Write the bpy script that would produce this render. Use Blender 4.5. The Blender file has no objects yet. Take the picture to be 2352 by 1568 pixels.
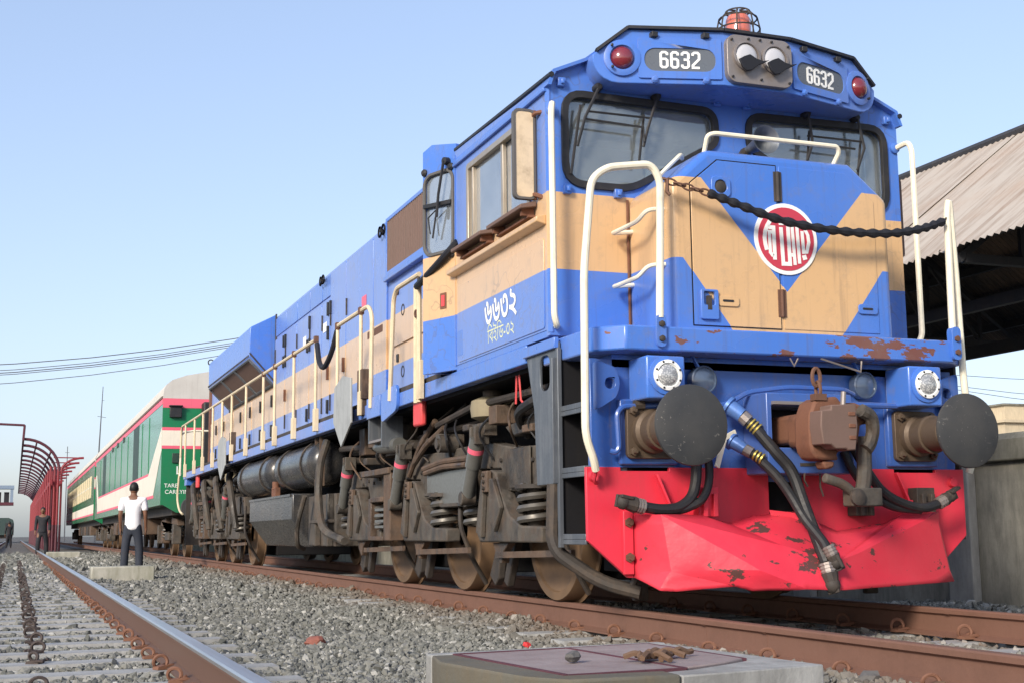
import bpy, bmesh, math, random
import numpy as np
from mathutils import Vector, Matrix
from mathutils.geometry import tessellate_polygon
R = math.radians
random.seed(7)
rng = np.random.default_rng(7)
sc = bpy.context.scene
COL = sc.collection

# ------------------------------------------------------------------ camera, sky, sun, exposure
cam_data = bpy.data.cameras.new('camera')
cam = bpy.data.objects.new('camera', cam_data)
COL.objects.link(cam)
cam_data.sensor_width = 36.0
cam_data.lens = 36.0 * 3000.0 / 2352.0
cam_data.clip_start = 0.05
cam_data.clip_end = 5000.0
YAW, PITCH, ROLL = 0.362, 0.144, -0.011
_fw = Vector((math.sin(YAW) * math.cos(PITCH), math.cos(YAW) * math.cos(PITCH), math.sin(PITCH)))
_r = Vector((math.cos(YAW), -math.sin(YAW), 0.0))
_u = _r.cross(_fw)
_r2 = _r * math.cos(ROLL) + _u * math.sin(ROLL)
_u2 = -_r * math.sin(ROLL) + _u * math.cos(ROLL)
cam.matrix_world = Matrix(((_r2.x, _u2.x, -_fw.x, -4.601), (_r2.y, _u2.y, -_fw.y, -6.631),
                           (_r2.z, _u2.z, -_fw.z, 0.505), (0, 0, 0, 1)))
sc.camera = cam

SUN_DIR = Vector((-0.70, -0.58, 0.43)).normalized()      # towards the sun
sun_el = math.asin(SUN_DIR.z)
world = bpy.data.worlds.new('World')
sc.world = world
world.use_nodes = True
wn = world.node_tree.nodes
wl = world.node_tree.links
wn.clear()
w_out = wn.new('ShaderNodeOutputWorld')
w_bg = wn.new('ShaderNodeBackground')
w_sky = wn.new('ShaderNodeTexSky')
w_sky.sky_type = 'NISHITA'
w_sky.sun_disc = False
w_sky.sun_elevation = sun_el
w_sky.sun_rotation = math.atan2(SUN_DIR.x, SUN_DIR.y)
w_sky.altitude = 10.0
w_sky.air_density = 1.0
w_sky.dust_density = 2.0
w_sky.ozone_density = 1.5
w_tint = wn.new('ShaderNodeMix')            # slightly cooler, as the photograph's white balance
w_tint.data_type = 'RGBA'
w_tint.blend_type = 'MULTIPLY'
w_tint.inputs[0].default_value = 1.0
w_tint.inputs[7].default_value = (1.19, 1.24, 1.42, 1.0)
w_gam = wn.new('ShaderNodeGamma')            # haze evens the sky out between zenith and horizon
w_gam.inputs[1].default_value = 0.6
wl.new(w_sky.outputs[0], w_gam.inputs[0])
wl.new(w_gam.outputs[0], w_tint.inputs[6])
wl.new(w_tint.outputs[2], w_bg.inputs[0])
w_bg.inputs[1].default_value = 0.15
wl.new(w_bg.outputs[0], w_out.inputs[0])

sun_data = bpy.data.lights.new('sun', 'SUN')
sun_data.energy = 2.1
sun_data.angle = R(13.0)
sun_data.color = (1.0, 0.90, 0.76)
sun = bpy.data.objects.new('sun', sun_data)
COL.objects.link(sun)
sun.rotation_euler = SUN_DIR.to_track_quat('Z', 'Y').to_euler()

sc.view_settings.view_transform = 'Standard'
sc.view_settings.look = 'None'
sc.view_settings.gamma = 1.0
sc.view_settings.exposure = 1.05
sc.view_settings.use_curve_mapping = False
sc.render.engine = 'CYCLES'
sc.cycles.use_denoising = True
sc.cycles.max_bounces = 6
sc.cycles.transparent_max_bounces = 12

# ------------------------------------------------------------------ mesh helpers
class MB:
    def __init__(self):
        self.v = []
        self.f = []
    def add(self, vs, fs):
        o = len(self.v)
        self.v += [tuple(p) for p in vs]
        self.f += [tuple(i + o for i in q) for q in fs]
        return self
    def box(self, x0, x1, y0, y1, z0, z1):
        return self.add([(x0, y0, z0), (x1, y0, z0), (x1, y1, z0), (x0, y1, z0),
                         (x0, y0, z1), (x1, y0, z1), (x1, y1, z1), (x0, y1, z1)],
                        [(0, 3, 2, 1), (4, 5, 6, 7), (0, 1, 5, 4), (1, 2, 6, 5), (2, 3, 7, 6), (3, 0, 4, 7)])
    def bar(self, p0, p1, w, h, up=(0, 0, 1)):
        p0, p1 = Vector(p0), Vector(p1)
        d = (p1 - p0).normalized()
        s = d.cross(Vector(up))
        if s.length < 1e-4:
            s = d.cross(Vector((0, 1, 0)))
        s.normalize()
        u = s.cross(d)
        s *= w / 2
        u *= h / 2
        vs = [p + a * s + b * u for p in (p0, p1) for a, b in ((-1, -1), (1, -1), (1, 1), (-1, 1))]
        return self.add(vs, [(0, 1, 2, 3), (7, 6, 5, 4), (0, 4, 5, 1), (1, 5, 6, 2), (2, 6, 7, 3), (3, 7, 4, 0)])
    def ring_sweep(self, pts, radii, n=8, caps=True, closed=False, ref=None):
        pts = [Vector(p) for p in pts]
        m = len(pts)
        tang = []
        for i in range(m):
            a = pts[(i - 1) % m] if (closed or i > 0) else pts[i]
            b = pts[(i + 1) % m] if (closed or i < m - 1) else pts[i]
            t = b - a
            tang.append(t.normalized() if t.length > 1e-9 else Vector((0, 0, 1)))
        nrm = Vector(ref) if ref else Vector((0, 0, 1))
        if abs(nrm.dot(tang[0])) > 0.95:
            nrm = Vector((1, 0, 0)) if abs(tang[0].x) < 0.9 else Vector((0, 1, 0))
        vs = []
        for i in range(m):
            nrm = nrm - tang[i] * nrm.dot(tang[i])
            nrm.normalize()
            b = tang[i].cross(nrm)
            r = radii[i] if hasattr(radii, '__len__') else radii
            for k in range(n):
                a = 2 * math.pi * k / n
                vs.append(pts[i] + (nrm * math.cos(a) + b * math.sin(a)) * r)
        fs = []
        for i in range(m if closed else m - 1):
            j = (i + 1) % m
            for k in range(n):
                l = (k + 1) % n
                fs.append((i * n + k, i * n + l, j * n + l, j * n + k))
        if caps and not closed:
            fs.append(tuple(range(n - 1, -1, -1)))
            fs.append(tuple((m - 1) * n + k for k in range(n)))
        return self.add(vs, fs)
    def cyl(self, p0, p1, r0, r1=None, n=14):
        return self.ring_sweep([p0, p1], [r0, r0 if r1 is None else r1], n)
    def tube(self, pts, r, n=8, fillet=0.0, seg=4, closed=False):
        pts = [Vector(p) for p in pts]
        if fillet > 0 and len(pts) > 2:
            out = [pts[0]]
            for i in range(1, len(pts) - 1):
                a, b, c = pts[i - 1], pts[i], pts[i + 1]
                d = min(fillet, (a - b).length * 0.49, (c - b).length * 0.49)
                pa = b + (a - b).normalized() * d
                pc = b + (c - b).normalized() * d
                for k in range(seg + 1):
                    t = k / seg
                    out.append(pa * (1 - t) ** 2 + b * 2 * t * (1 - t) + pc * t * t)
            out.append(pts[-1])
            pts = out
        return self.ring_sweep(pts, r, n, closed=closed)
    def curve(self, pts, r, n=8, seg=6):
        return self.ring_sweep(catmull(pts, seg), r, n)
    def lathe(self, prof, origin, axis, n=20):
        axis = Vector(axis).normalized()
        o = Vector(origin)
        pts = [o + axis * h for rr, h in prof]
        nrm = Vector((0, 0, 1))
        if abs(nrm.dot(axis)) > 0.9:
            nrm = Vector((1, 0, 0))
        nrm = (nrm - axis * nrm.dot(axis)).normalized()
        b = axis.cross(nrm)
        vs = []
        for (rr, h), p in zip(prof, pts):
            for k in range(n):
                a = 2 * math.pi * k / n
                vs.append(p + (nrm * math.cos(a) + b * math.sin(a)) * max(rr, 1e-4))
        fs = []
        for i in range(len(prof) - 1):
            for k in range(n):
                l = (k + 1) % n
                fs.append((i * n + k, i * n + l, (i + 1) * n + l, (i + 1) * n + k))
        fs.append(tuple(range(n - 1, -1, -1)))
        fs.append(tuple((len(prof) - 1) * n + k for k in range(n)))
        return self.add(vs, fs)
    def plate(self, outer, holes, fn, d0, d1):
        loops = [outer] + list(holes)
        flat = [p for l in loops for p in l]
        tris = tessellate_polygon([[Vector((p[0], p[1], 0)) for p in l] for l in loops])
        N = len(flat)
        vs = [fn(p[0], p[1], d0) for p in flat] + [fn(p[0], p[1], d1) for p in flat]
        fs = [tuple(t) for t in tris] + [tuple(i + N for i in reversed(t)) for t in tris]
        o = 0
        for l in loops:
            m = len(l)
            for i in range(m):
                j = (i + 1) % m
                fs.append((o + i, o + j, N + o + j, N + o + i))
            o += m
        return self.add(vs, fs)
    def prism(self, poly, fn, d0, d1):
        m = len(poly)
        vs = [fn(p[0], p[1], d0) for p in poly] + [fn(p[0], p[1], d1) for p in poly]
        fs = [tuple(range(m)), tuple(range(2 * m - 1, m - 1, -1))]
        fs += [(i, (i + 1) % m, m + (i + 1) % m, m + i) for i in range(m)]
        return self.add(vs, fs)
    def spring(self, c, r, wire, turns, h, n=6, seg=14):
        pts = []
        tot = int(turns * seg)
        for i in range(tot + 1):
            a = 2 * math.pi * i / seg
            pts.append((c[0] + r * math.cos(a), c[1] + r * math.sin(a), c[2] + h * i / tot))
        return self.ring_sweep(pts, wire, n)
    def ball(self, c, r, n=12, m=8):
        if not hasattr(r, '__len__'):
            r = (r, r, r)
        vs = []
        for i in range(m + 1):
            t = math.pi * i / m
            for k in range(n):
                a = 2 * math.pi * k / n
                vs.append((c[0] + r[0] * max(math.sin(t), 1e-3) * math.cos(a),
                           c[1] + r[1] * max(math.sin(t), 1e-3) * math.sin(a), c[2] + r[2] * math.cos(t)))
        fs = []
        for i in range(m):
            for k in range(n):
                l = (k + 1) % n
                fs.append((i * n + k, i * n + l, (i + 1) * n + l, (i + 1) * n + k))
        return self.add(vs, fs)
    def mirror_x(self):
        o = len(self.v)
        vs = [(-p[0], p[1], p[2]) for p in self.v]
        fs = [tuple(reversed(q)) for q in self.f]
        return self.add(vs, [tuple(q) for q in fs])
    def mesh(self, name, recalc=True, smooth=35):
        me = bpy.data.meshes.new(name)
        me.from_pydata(self.v, [], self.f)
        if recalc:
            bm = bmesh.new()
            bm.from_mesh(me)
            bmesh.ops.recalc_face_normals(bm, faces=bm.faces)
            bm.to_mesh(me)
            bm.free()
        if smooth:
            me.polygons.foreach_set('use_smooth', [True] * len(me.polygons))
            me.set_sharp_from_angle(angle=R(smooth))
        me.update()
        return me
    def clusters(self):
        n = len(self.v)
        p = list(range(n))
        def find(a):
            while p[a] != a:
                p[a] = p[p[a]]
                a = p[a]
            return a
        for q in self.f:
            r0 = find(q[0])
            for i in q[1:]:
                p[find(i)] = r0
        roots = {}
        for i in range(n):
            roots.setdefault(find(i), []).append(i)
        isl = list(roots.values())
        if len(isl) < 2 or len(isl) > 60:
            return None
        bb = []
        for idx in isl:
            c = np.array([self.v[i] for i in idx])
            bb.append((c.min(0) - .006, c.max(0) + .006))
        g = list(range(len(isl)))
        def fg(a):
            while g[a] != a:
                a = g[a]
            return a
        for i in range(len(isl)):
            for j in range(i):
                if (bb[i][0] <= bb[j][1]).all() and (bb[j][0] <= bb[i][1]).all():
                    g[fg(i)] = fg(j)
        out = {}
        for i in range(len(isl)):
            out.setdefault(fg(i), []).extend(isl[i])
        return list(out.values()) if len(out) > 1 else None
    def build(self, name, mat, parent=None, bevel=0.0, smooth=35, label=None, kind=None):
        """one object; pieces that do not touch become objects of their own under the same parent"""
        if kind != 'stuff' and name not in JOINED and parent is not None:
            cl = self.clusters()
            if cl:
                first = None
                for idx in cl:
                    s_ = set(idx)
                    mp = {}
                    m = MB()
                    for i in idx:
                        mp[i] = len(m.v)
                        m.v.append(self.v[i])
                    m.f = [tuple(mp[i] for i in q) for q in self.f if q[0] in s_]
                    o = m.build1(name, mat, parent, bevel, smooth, label, kind)
                    first = first or o
                return first
        return self.build1(name, mat, parent, bevel, smooth, label, kind)
    def build1(self, name, mat, parent, bevel, smooth, label, kind):
        me = self.mesh(name, smooth=smooth)
        me.materials.append(M[mat] if isinstance(mat, str) else mat)
        ob = bpy.data.objects.new(name, me)
        COL.objects.link(ob)
        if parent is not None:
            ob.parent = parent
            ob.matrix_parent_inverse = WORLD_OF[parent.name].inverted()
        WORLD_OF[ob.name] = Matrix.Identity(4)
        if bevel:
            bv = ob.modifiers.new('bevel', 'BEVEL')
            bv.width = bevel
            bv.segments = 2
            bv.limit_method = 'ANGLE'
            bv.angle_limit = R(40)
        if label:
            ob['label'] = label
        if kind:
            ob['kind'] = kind
        return ob

WORLD_OF = {}
JOINED = {'lettering', 'body', 'shirt', 'trousers', 'hair'}

def empty(name, loc, label=None, cat=None, group=None, kind=None):
    ob = bpy.data.objects.new(name, None)
    ob.empty_display_size = 0.3
    ob.location = loc
    COL.objects.link(ob)
    WORLD_OF[ob.name] = Matrix.Translation(Vector(loc))
    return tag(ob, label, cat, group, kind)

def tag(ob, label=None, cat=None, group=None, kind=None):
    if label: ob['label'] = label
    if cat: ob['category'] = cat
    if group: ob['group'] = group
    if kind: ob['kind'] = kind
    return ob

def catmull(pts, seg=6):
    P = [Vector(p) for p in pts]
    P = [P[0] * 2 - P[1]] + P + [P[-1] * 2 - P[-2]]
    out = []
    for i in range(1, len(P) - 2):
        for k in range(seg):
            t = k / seg
            a, b, c, d = P[i - 1], P[i], P[i + 1], P[i + 2]
            out.append(0.5 * ((2 * b) + (c - a) * t + (2 * a - 5 * b + 4 * c - d) * t * t + (3 * b - a - 3 * c + d) * t ** 3))
    out.append(P[-2])
    return out

def rrect(x0, x1, y0, y1, r, seg=4):
    pts = []
    for cx, cy, a0 in ((x1 - r, y1 - r, 0), (x0 + r, y1 - r, 90), (x0 + r, y0 + r, 180), (x1 - r, y0 + r, 270)):
        for k in range(seg + 1):
            a = R(a0 + 90 * k / seg)
            pts.append((cx + r * math.cos(a), cy + r * math.sin(a)))
    return pts

def rpoly(poly, r, seg=4):
    out = []
    m = len(poly)
    for i in range(m):
        a, b, c = Vector(poly[i - 1]), Vector(poly[i]), Vector(poly[(i + 1) % m])
        rr = r[i] if hasattr(r, '__len__') else r
        if rr <= 0:
            out.append(tuple(b))
            continue
        d = min(rr, (a - b).length * 0.45, (c - b).length * 0.45)
        pa = b + (a - b).normalized() * d
        pc = b + (c - b).normalized() * d
        for k in range(seg + 1):
            t = k / seg
            q = pa * (1 - t) ** 2 + b * 2 * t * (1 - t) + pc * t * t
            out.append((q.x, q.y))
    return out

def inset(poly, d):
    """offset a closed 2-D polygon inwards by d (outwards when negative)"""
    m = len(poly)
    area = sum(poly[i][0] * poly[(i + 1) % m][1] - poly[(i + 1) % m][0] * poly[i][1] for i in range(m))
    s = 1 if area > 0 else -1
    out = []
    for i in range(m):
        a, b, c = Vector(poly[i - 1]), Vector(poly[i]), Vector(poly[(i + 1) % m])
        e1 = (b - a).normalized()
        e2 = (c - b).normalized()
        n1 = Vector((-e1.y, e1.x)) * s
        n2 = Vector((-e2.y, e2.x)) * s
        n = n1 + n2
        if n.length < 1e-6:
            n = n1
        n.normalize()
        k = max(0.4, n.dot(n1))
        q = b + n * (d / k)
        out.append((q.x, q.y))
    return out

def circ(cx, cy, r, n=24, ry=None):
    return [(cx + r * math.cos(2 * math.pi * k / n), cy + (ry or r) * math.sin(2 * math.pi * k / n)) for k in range(n)]

FX = lambda X: (lambda u, v, d: (X + d, u, v))        # u = y, v = z, d along x
FY = lambda Y: (lambda u, v, d: (u, Y + d, v))        # u = x, v = z, d along y
FZ = lambda Z: (lambda u, v, d: (u, v, Z + d))        # u = x, v = y, d along z

def copy_tree(root, loc_delta, parent=None):
    c = root.copy()
    COL.objects.link(c)
    if parent is None:
        c.location = Vector(root.location) + Vector(loc_delta)
        WORLD_OF[c.name] = WORLD_OF[root.name]
    else:
        c.parent = parent
        c.matrix_parent_inverse = root.matrix_parent_inverse.copy()
    for ch in root.children:
        copy_tree(ch, (0, 0, 0), c)
    return c

def text_mesh(body, size, extrude=0.0, xscale=1.0, bold=0.0):
    cu = bpy.data.curves.new('lettering', 'FONT')
    cu.body = body
    cu.size = size
    cu.align_x = 'CENTER'
    cu.align_y = 'CENTER'
    cu.extrude = extrude
    cu.offset = bold
    ob = bpy.data.objects.new('lettering', cu)
    COL.objects.link(ob)
    dg = bpy.context.evaluated_depsgraph_get()
    me = bpy.data.meshes.new_from_object(ob.evaluated_get(dg))
    bpy.data.objects.remove(ob)
    vs = [(v.co.x * xscale, v.co.y, v.co.z) for v in me.vertices]
    fs = [tuple(p.vertices) for p in me.polygons]
    bpy.data.meshes.remove(me)
    return vs, fs
# ------------------------------------------------------------------ materials
M = {}

class NT:
    def __init__(self, name):
        self.m = bpy.data.materials.new(name)
        self.m.use_nodes = True
        self.t = self.m.node_tree
        self.t.nodes.clear()
        self.out = self.t.nodes.new('ShaderNodeOutputMaterial')
        self.tc = self.t.nodes.new('ShaderNodeTexCoord')
        M[name] = self.m
    def n(self, typ, **kw):
        nd = self.t.nodes.new(typ)
        for k, v in kw.items():
            setattr(nd, k, v)
        return nd
    def link(self, a, b):
        self.t.links.new(a, b)
    def setin(self, sock, val):
        if hasattr(val, 'is_output') or isinstance(val, bpy.types.NodeSocket):
            self.link(val, sock)
        else:
            sock.default_value = val
    def math(self, op, a, b=None, clamp=False):
        nd = self.n('ShaderNodeMath', operation=op, use_clamp=clamp)
        self.setin(nd.inputs[0], a)
        if b is not None:
            self.setin(nd.inputs[1], b)
        return nd.outputs[0]
    def mix(self, fac, a, b, blend='MIX'):
        nd = self.n('ShaderNodeMix', data_type='RGBA', blend_type=blend)
        self.setin(nd.inputs[0], fac)
        for s, v in ((nd.inputs[6], a), (nd.inputs[7], b)):
            if isinstance(v, tuple) and len(v) == 3:
                v = v + (1.0,)
            self.setin(s, v)
        return nd.outputs[2]
    def noise(self, scale=5.0, detail=4.0, rough=0.55, stretch=None, coord=None, off=None):
        src = coord or self.tc.outputs['Object']
        if stretch or off:
            mp = self.n('ShaderNodeMapping')
            if stretch: mp.inputs['Scale'].default_value = stretch
            if off: mp.inputs['Location'].default_value = off
            self.link(src, mp.inputs[0])
            src = mp.outputs[0]
        nd = self.n('ShaderNodeTexNoise')
        nd.inputs['Scale'].default_value = scale
        nd.inputs['Detail'].default_value = detail
        nd.inputs['Roughness'].default_value = rough
        self.link(src, nd.inputs['Vector'])
        return nd.outputs['Fac']
    def ramp(self, fac, lo, hi):
        nd = self.n('ShaderNodeMapRange')
        self.setin(nd.inputs[0], fac)
        nd.inputs[1].default_value = lo
        nd.inputs[2].default_value = hi
        return nd.outputs[0]
    def xyz(self):
        s = self.n('ShaderNodeSeparateXYZ')
        self.link(self.tc.outputs['Object'], s.inputs[0])
        return s.outputs
    def bump(self, h, strength=0.2, dist=0.01):
        nd = self.n('ShaderNodeBump')
        nd.inputs['Strength'].default_value = strength
        nd.inputs['Distance'].default_value = dist
        self.link(h, nd.inputs['Height'])
        return nd.outputs[0]
    def bsdf(self, color, rough=0.5, metal=0.0, normal=None, spec=0.5, emit=None, coat=0.0, sheen=0.0):
        b = self.n('ShaderNodeBsdfPrincipled')
        if isinstance(color, tuple) and len(color) == 3:
            color = color + (1.0,)
        self.setin(b.inputs['Base Color'], color)
        self.setin(b.inputs['Roughness'], rough)
        self.setin(b.inputs['Metallic'], metal)
        b.inputs['Specular IOR Level'].default_value = spec
        if coat:
            b.inputs['Coat Weight'].default_value = coat
            b.inputs['Coat Roughness'].default_value = 0.12
        if sheen:
            b.inputs['Sheen Weight'].default_value = sheen
            b.inputs['Sheen Roughness'].default_value = 0.45
        if normal is not None:
            self.link(normal, b.inputs['Normal'])
        self.link(b.outputs[0], self.out.inputs[0])
        return b

def worn(name, color, rough=0.5, metal=0.0, dirt=(0.12, 0.09, 0.07), amount=0.35, scale=3.0, streak=0.25,
         bump=0.15, fine=40.0, vary=0.12, spec=0.4):
    """a base colour with blotches of dirt, vertical run marks, fine colour variation and relief"""
    t = NT(name)
    a = t.ramp(t.noise(scale, 6, 0.65), 0.48, 0.78)
    s = t.ramp(t.noise(6.0, 4, 0.6, stretch=(3.0, 3.0, 0.22)), 0.52, 0.80)
    f = t.noise(fine, 3, 0.6)
    v = t.noise(1.1, 3, 0.5)
    c = t.mix(t.math('MULTIPLY', v, vary * 2), color, tuple(min(1.0, k * 1.35 + 0.01) for k in color))
    c = t.mix(t.math('MULTIPLY', t.math('MULTIPLY', a, f), amount * 1.7, True), c, dirt)
    c = t.mix(t.math('MULTIPLY', s, streak, True), c, dirt)
    r = t.math('ADD', rough, t.math('MULTIPLY', t.math('SUBTRACT', f, 0.5), 0.35), True)
    t.bsdf(c, r, metal, t.bump(f, bump, 0.004), spec)
    return t.m

BLUE = (0.052, 0.170, 0.58)
TAN = (0.63, 0.395, 0.19)
CREAM = (0.80, 0.70, 0.50)
RED = (0.66, 0.032, 0.060)

def paint_finish(t, color, chips=0.30, sheen=0.2, scribble=0.0, streaks=0.48, rust=(0.11, 0.045, 0.025), dust=(0.42, 0.40, 0.36), rough=0.20):
    """shared finish of the locomotive's paint: faded patches, run marks, tiny chips"""
    v = t.noise(0.9, 4, 0.6)
    faded = t.mix(t.math('MULTIPLY', t.ramp(v, 0.40, 0.75), 0.13), color, dust)
    s = t.ramp(t.noise(5.0, 5, 0.65, stretch=(4.0, 4.0, 0.16)), 0.55, 0.82)
    c = t.mix(t.math('MULTIPLY', s, streaks, True), faded, (0.11, 0.09, 0.08))
    s2 = t.ramp(t.noise(17.0, 4, 0.6, stretch=(3.0, 3.0, 0.07)), 0.60, 0.78)
    s2 = t.math('MULTIPLY', s2, t.ramp(t.noise(1.3, 3, 0.5, off=(6, 6, 1)), 0.45, 0.65))
    c = t.mix(t.math('MULTIPLY', s2, streaks * 0.6, True), c, (0.09, 0.06, 0.045))
    fl = t.ramp(t.noise(8.0, 6, 0.75, off=(2, 2, 9)), 0.52, 0.80)
    c = t.mix(t.math('MULTIPLY', fl, 0.40), c, (0.20, 0.17, 0.14))
    # finger-wide scrawls, scratches and painted-on railing shadows: thin contour lines of a noise field, in patches
    if scribble:
        for sc_, o_ in ((2.6, (1, 4, 2)), (5.5, (8, 3, 5))):
            n_ = t.noise(sc_, 2, 0.4, off=o_)
            ln = t.math('LESS_THAN', t.math('ABSOLUTE', t.math('SUBTRACT', n_, 0.5)), 0.0055 * sc_ / 2.6)
            pt_ = t.ramp(t.noise(0.8, 3, 0.5, off=o_), 0.54, 0.60)
            c = t.mix(t.math('MULTIPLY', t.math('MULTIPLY', ln, pt_), scribble), c, (0.10, 0.08, 0.08))
    ch = t.ramp(t.noise(26.0, 5, 0.7), 0.70, 0.735)
    pz = t.ramp(t.noise(1.6, 3, 0.6, off=(3, 7, 1)), 0.50, 0.62)
    c = t.mix(t.math('MULTIPLY', t.math('MULTIPLY', ch, pz), chips * 2.4, True), c, rust)
    f = t.noise(55, 3, 0.6)
    wav = t.noise(2.3, 2, 0.5)
    rg = t.math('ADD', rough, t.math('MULTIPLY', v, 0.16))
    h = t.math('ADD', t.math('MULTIPLY', f, 0.12), wav)
    t.bsdf(c, rg, 0.0, t.bump(h, 0.22, 0.014), 0.55, sheen=sheen)

def livery():
    t = NT('livery')                       # blue with the buff band along the body
    x, y, z = t.xyz()
    lo = t.math('GREATER_THAN', z, 2.20)
    hi = t.math('LESS_THAN', z, 2.72)
    band = t.math('MULTIPLY', lo, hi)
    paint_finish(t, t.mix(band, BLUE, TAN), sheen=0.55, scribble=0.30, chips=0.6)
livery()

def nose_livery():
    t = NT('nose_livery')                  # buff chevron with the blue wedge on the short hood
    x, y, z = t.xyz()
    ax = t.math('ABSOLUTE', x)
    below = t.math('LESS_THAN', z, 2.715)
    outside = t.math('GREATER_THAN', ax, t.math('MULTIPLY', t.math('SUBTRACT', z, 2.008), 0.86))
    lower = t.math('LESS_THAN', ax, t.math('ADD', t.math('MULTIPLY', t.math('SUBTRACT', z, 1.775), 0.755), 0.434))
    up = t.math('GREATER_THAN', z, 2.19)
    k = t.math('MAXIMUM', lower, up)
    band = t.math('MULTIPLY', t.math('MULTIPLY', below, outside), k)
    # where the blue lower corner meets the side of the nose the side keeps the level line
    paint_finish(t, t.mix(band, BLUE, TAN), chips=1.0)
nose_livery()

t = NT('blue_paint'); paint_finish(t, BLUE)
t = NT('beam_shade_paint'); paint_finish(t, (0.030, 0.098, 0.36), streaks=0.6, chips=0.6)  # darker blue: the platform's shade put into the colour, with heavier run marks
t = NT('tan_paint'); paint_finish(t, TAN)

def deck_paint():
    t = NT('deck_paint')                   # blue with large scraped-off rust patches
    x, y, z = t.xyz()
    n1 = t.noise(3.4, 5, 0.62, stretch=(1.0, 1.0, 2.6), off=(4.3, 0, 2.1))
    reg = t.math('MULTIPLY', t.ramp(x, 0.05, 0.30), t.ramp(x, 1.25, 0.95))
    m = t.ramp(t.math('ADD', n1, t.math('MULTIPLY', reg, 0.13)), 0.600, 0.612)
    paint_finish(t, t.mix(m, BLUE, (0.16, 0.055, 0.04)), chips=0.6)
deck_paint()

def pilot_paint():
    t = NT('pilot_paint')                  # red with scuffed bare patches
    x, y, z = t.xyz()
    n1 = t.noise(4.5, 6, 0.7, stretch=(1.0, 1.0, 1.7), off=(1.7, 0, 5.2))
    reg = t.math('MULTIPLY', t.ramp(x, -0.65, -0.10), t.ramp(x, 0.75, 0.15))
    m = t.ramp(t.math('ADD', n1, t.math('MULTIPLY', reg, 0.09)), 0.640, 0.652)
    v = t.ramp(t.noise(1.7, 4, 0.6), 0.35, 0.7)
    c = t.mix(t.math('MULTIPLY', v, 0.22), RED, (0.72, 0.13, 0.15))
    sp = t.ramp(t.noise(34, 4, 0.7), 0.70, 0.72)
    c = t.mix(t.math('MULTIPLY', sp, 0.7), c, (0.16, 0.03, 0.03))
    c = t.mix(m, c, (0.10, 0.045, 0.04))
    t.bsdf(c, 0.42, 0.0, t.bump(t.noise(7, 4, 0.6), 0.3, 0.015), 0.4)
pilot_paint()

worn('red_paint', RED, 0.45, amount=0.25, streak=0.18)
worn('rail_white', (0.80, 0.74, 0.58), 0.42, dirt=(0.22, 0.12, 0.06), amount=0.30, scale=7, streak=0.12, bump=0.1)
worn('rail_cream', (0.66, 0.55, 0.37), 0.5, dirt=(0.22, 0.12, 0.06), amount=0.4, scale=7, streak=0.2, bump=0.1)
worn('gasket_grey', (0.10, 0.095, 0.09), 0.6, amount=0.3)
def buffer_face():
    t = NT('buffer_steel')                 # dark greased steel with pale scuffs and specks
    f = t.noise(38, 5, 0.7)
    big = t.ramp(t.noise(2.2, 4, 0.6), 0.35, 0.7)
    c = t.mix(big, (0.035, 0.038, 0.042), (0.070, 0.068, 0.064))
    sp = t.math('MULTIPLY', t.ramp(f, 0.63, 0.67), t.ramp(t.noise(3.1, 3, 0.6, off=(5, 1, 2)), 0.38, 0.60))
    c = t.mix(t.math('MULTIPLY', sp, 0.75), c, (0.24, 0.225, 0.20))
    sc = t.ramp(t.noise(14, 3, 0.5, stretch=(0.4, 1, 5.0)), 0.70, 0.74)
    c = t.mix(t.math('MULTIPLY', sc, 0.4), c, (0.22, 0.21, 0.19))
    t.bsdf(c, t.math('ADD', 0.40, t.math('MULTIPLY', f, 0.3)), 0.2, t.bump(f, 0.3, 0.004), 0.4)
buffer_face()
worn('buffer_shank', (0.115, 0.082, 0.056), 0.55, 0.35, dirt=(0.05, 0.04, 0.03), amount=0.5, scale=6, streak=0.1)
worn('rust_cast', (0.175, 0.078, 0.046), 0.75, 0.1, dirt=(0.07, 0.035, 0.026), amount=0.8, scale=7, streak=0.1, bump=0.5)
worn('grime', (0.040, 0.034, 0.030), 0.70, 0.05, dirt=(0.16, 0.115, 0.08), amount=0.55, scale=5, streak=0.2, bump=0.4)
def gear(name, a, b, c_, oil=0.6):
    t = NT(name)                           # caked dust, rust and oil on castings
    n1 = t.ramp(t.noise(3.2, 6, 0.7), 0.36, 0.66)
    n2 = t.ramp(t.noise(9.0, 6, 0.7, off=(3, 1, 7)), 0.45, 0.68)
    n3 = t.ramp(t.noise(2.1, 5, 0.7, off=(9, 2, 4), stretch=(1.5, 1.5, 0.6)), 0.50, 0.62)
    f = t.noise(48, 4, 0.65)
    col = t.mix(n1, a, b)
    col = t.mix(t.math('MULTIPLY', n2, 0.7), col, c_)
    col = t.mix(t.math('MULTIPLY', n3, oil), col, (0.014, 0.012, 0.011))
    col = t.mix(t.math('MULTIPLY', f, 0.35), col, tuple(k * 0.5 for k in a))
    rg = t.math('SUBTRACT', 0.78, t.math('MULTIPLY', n3, 0.42))
    t.bsdf(col, rg, 0.05, t.bump(t.math('ADD', f, t.noise(14, 4, 0.6)), 0.45, 0.008), 0.4)
gear('bogie_steel', (0.118, 0.104, 0.086), (0.054, 0.047, 0.041), (0.105, 0.066, 0.042), 0.75)
gear('bogie_brown', (0.155, 0.098, 0.064), (0.070, 0.048, 0.036), (0.13, 0.10, 0.075), 0.6)
worn('spring_steel', (0.13, 0.12, 0.105), 0.45, 0.45, dirt=(0.05, 0.04, 0.03), amount=0.5, scale=8, streak=0.0)
worn('damper_steel', (0.20, 0.20, 0.185), 0.36, 0.55, dirt=(0.10, 0.075, 0.05), amount=0.45, scale=5, streak=0.15)
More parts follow.
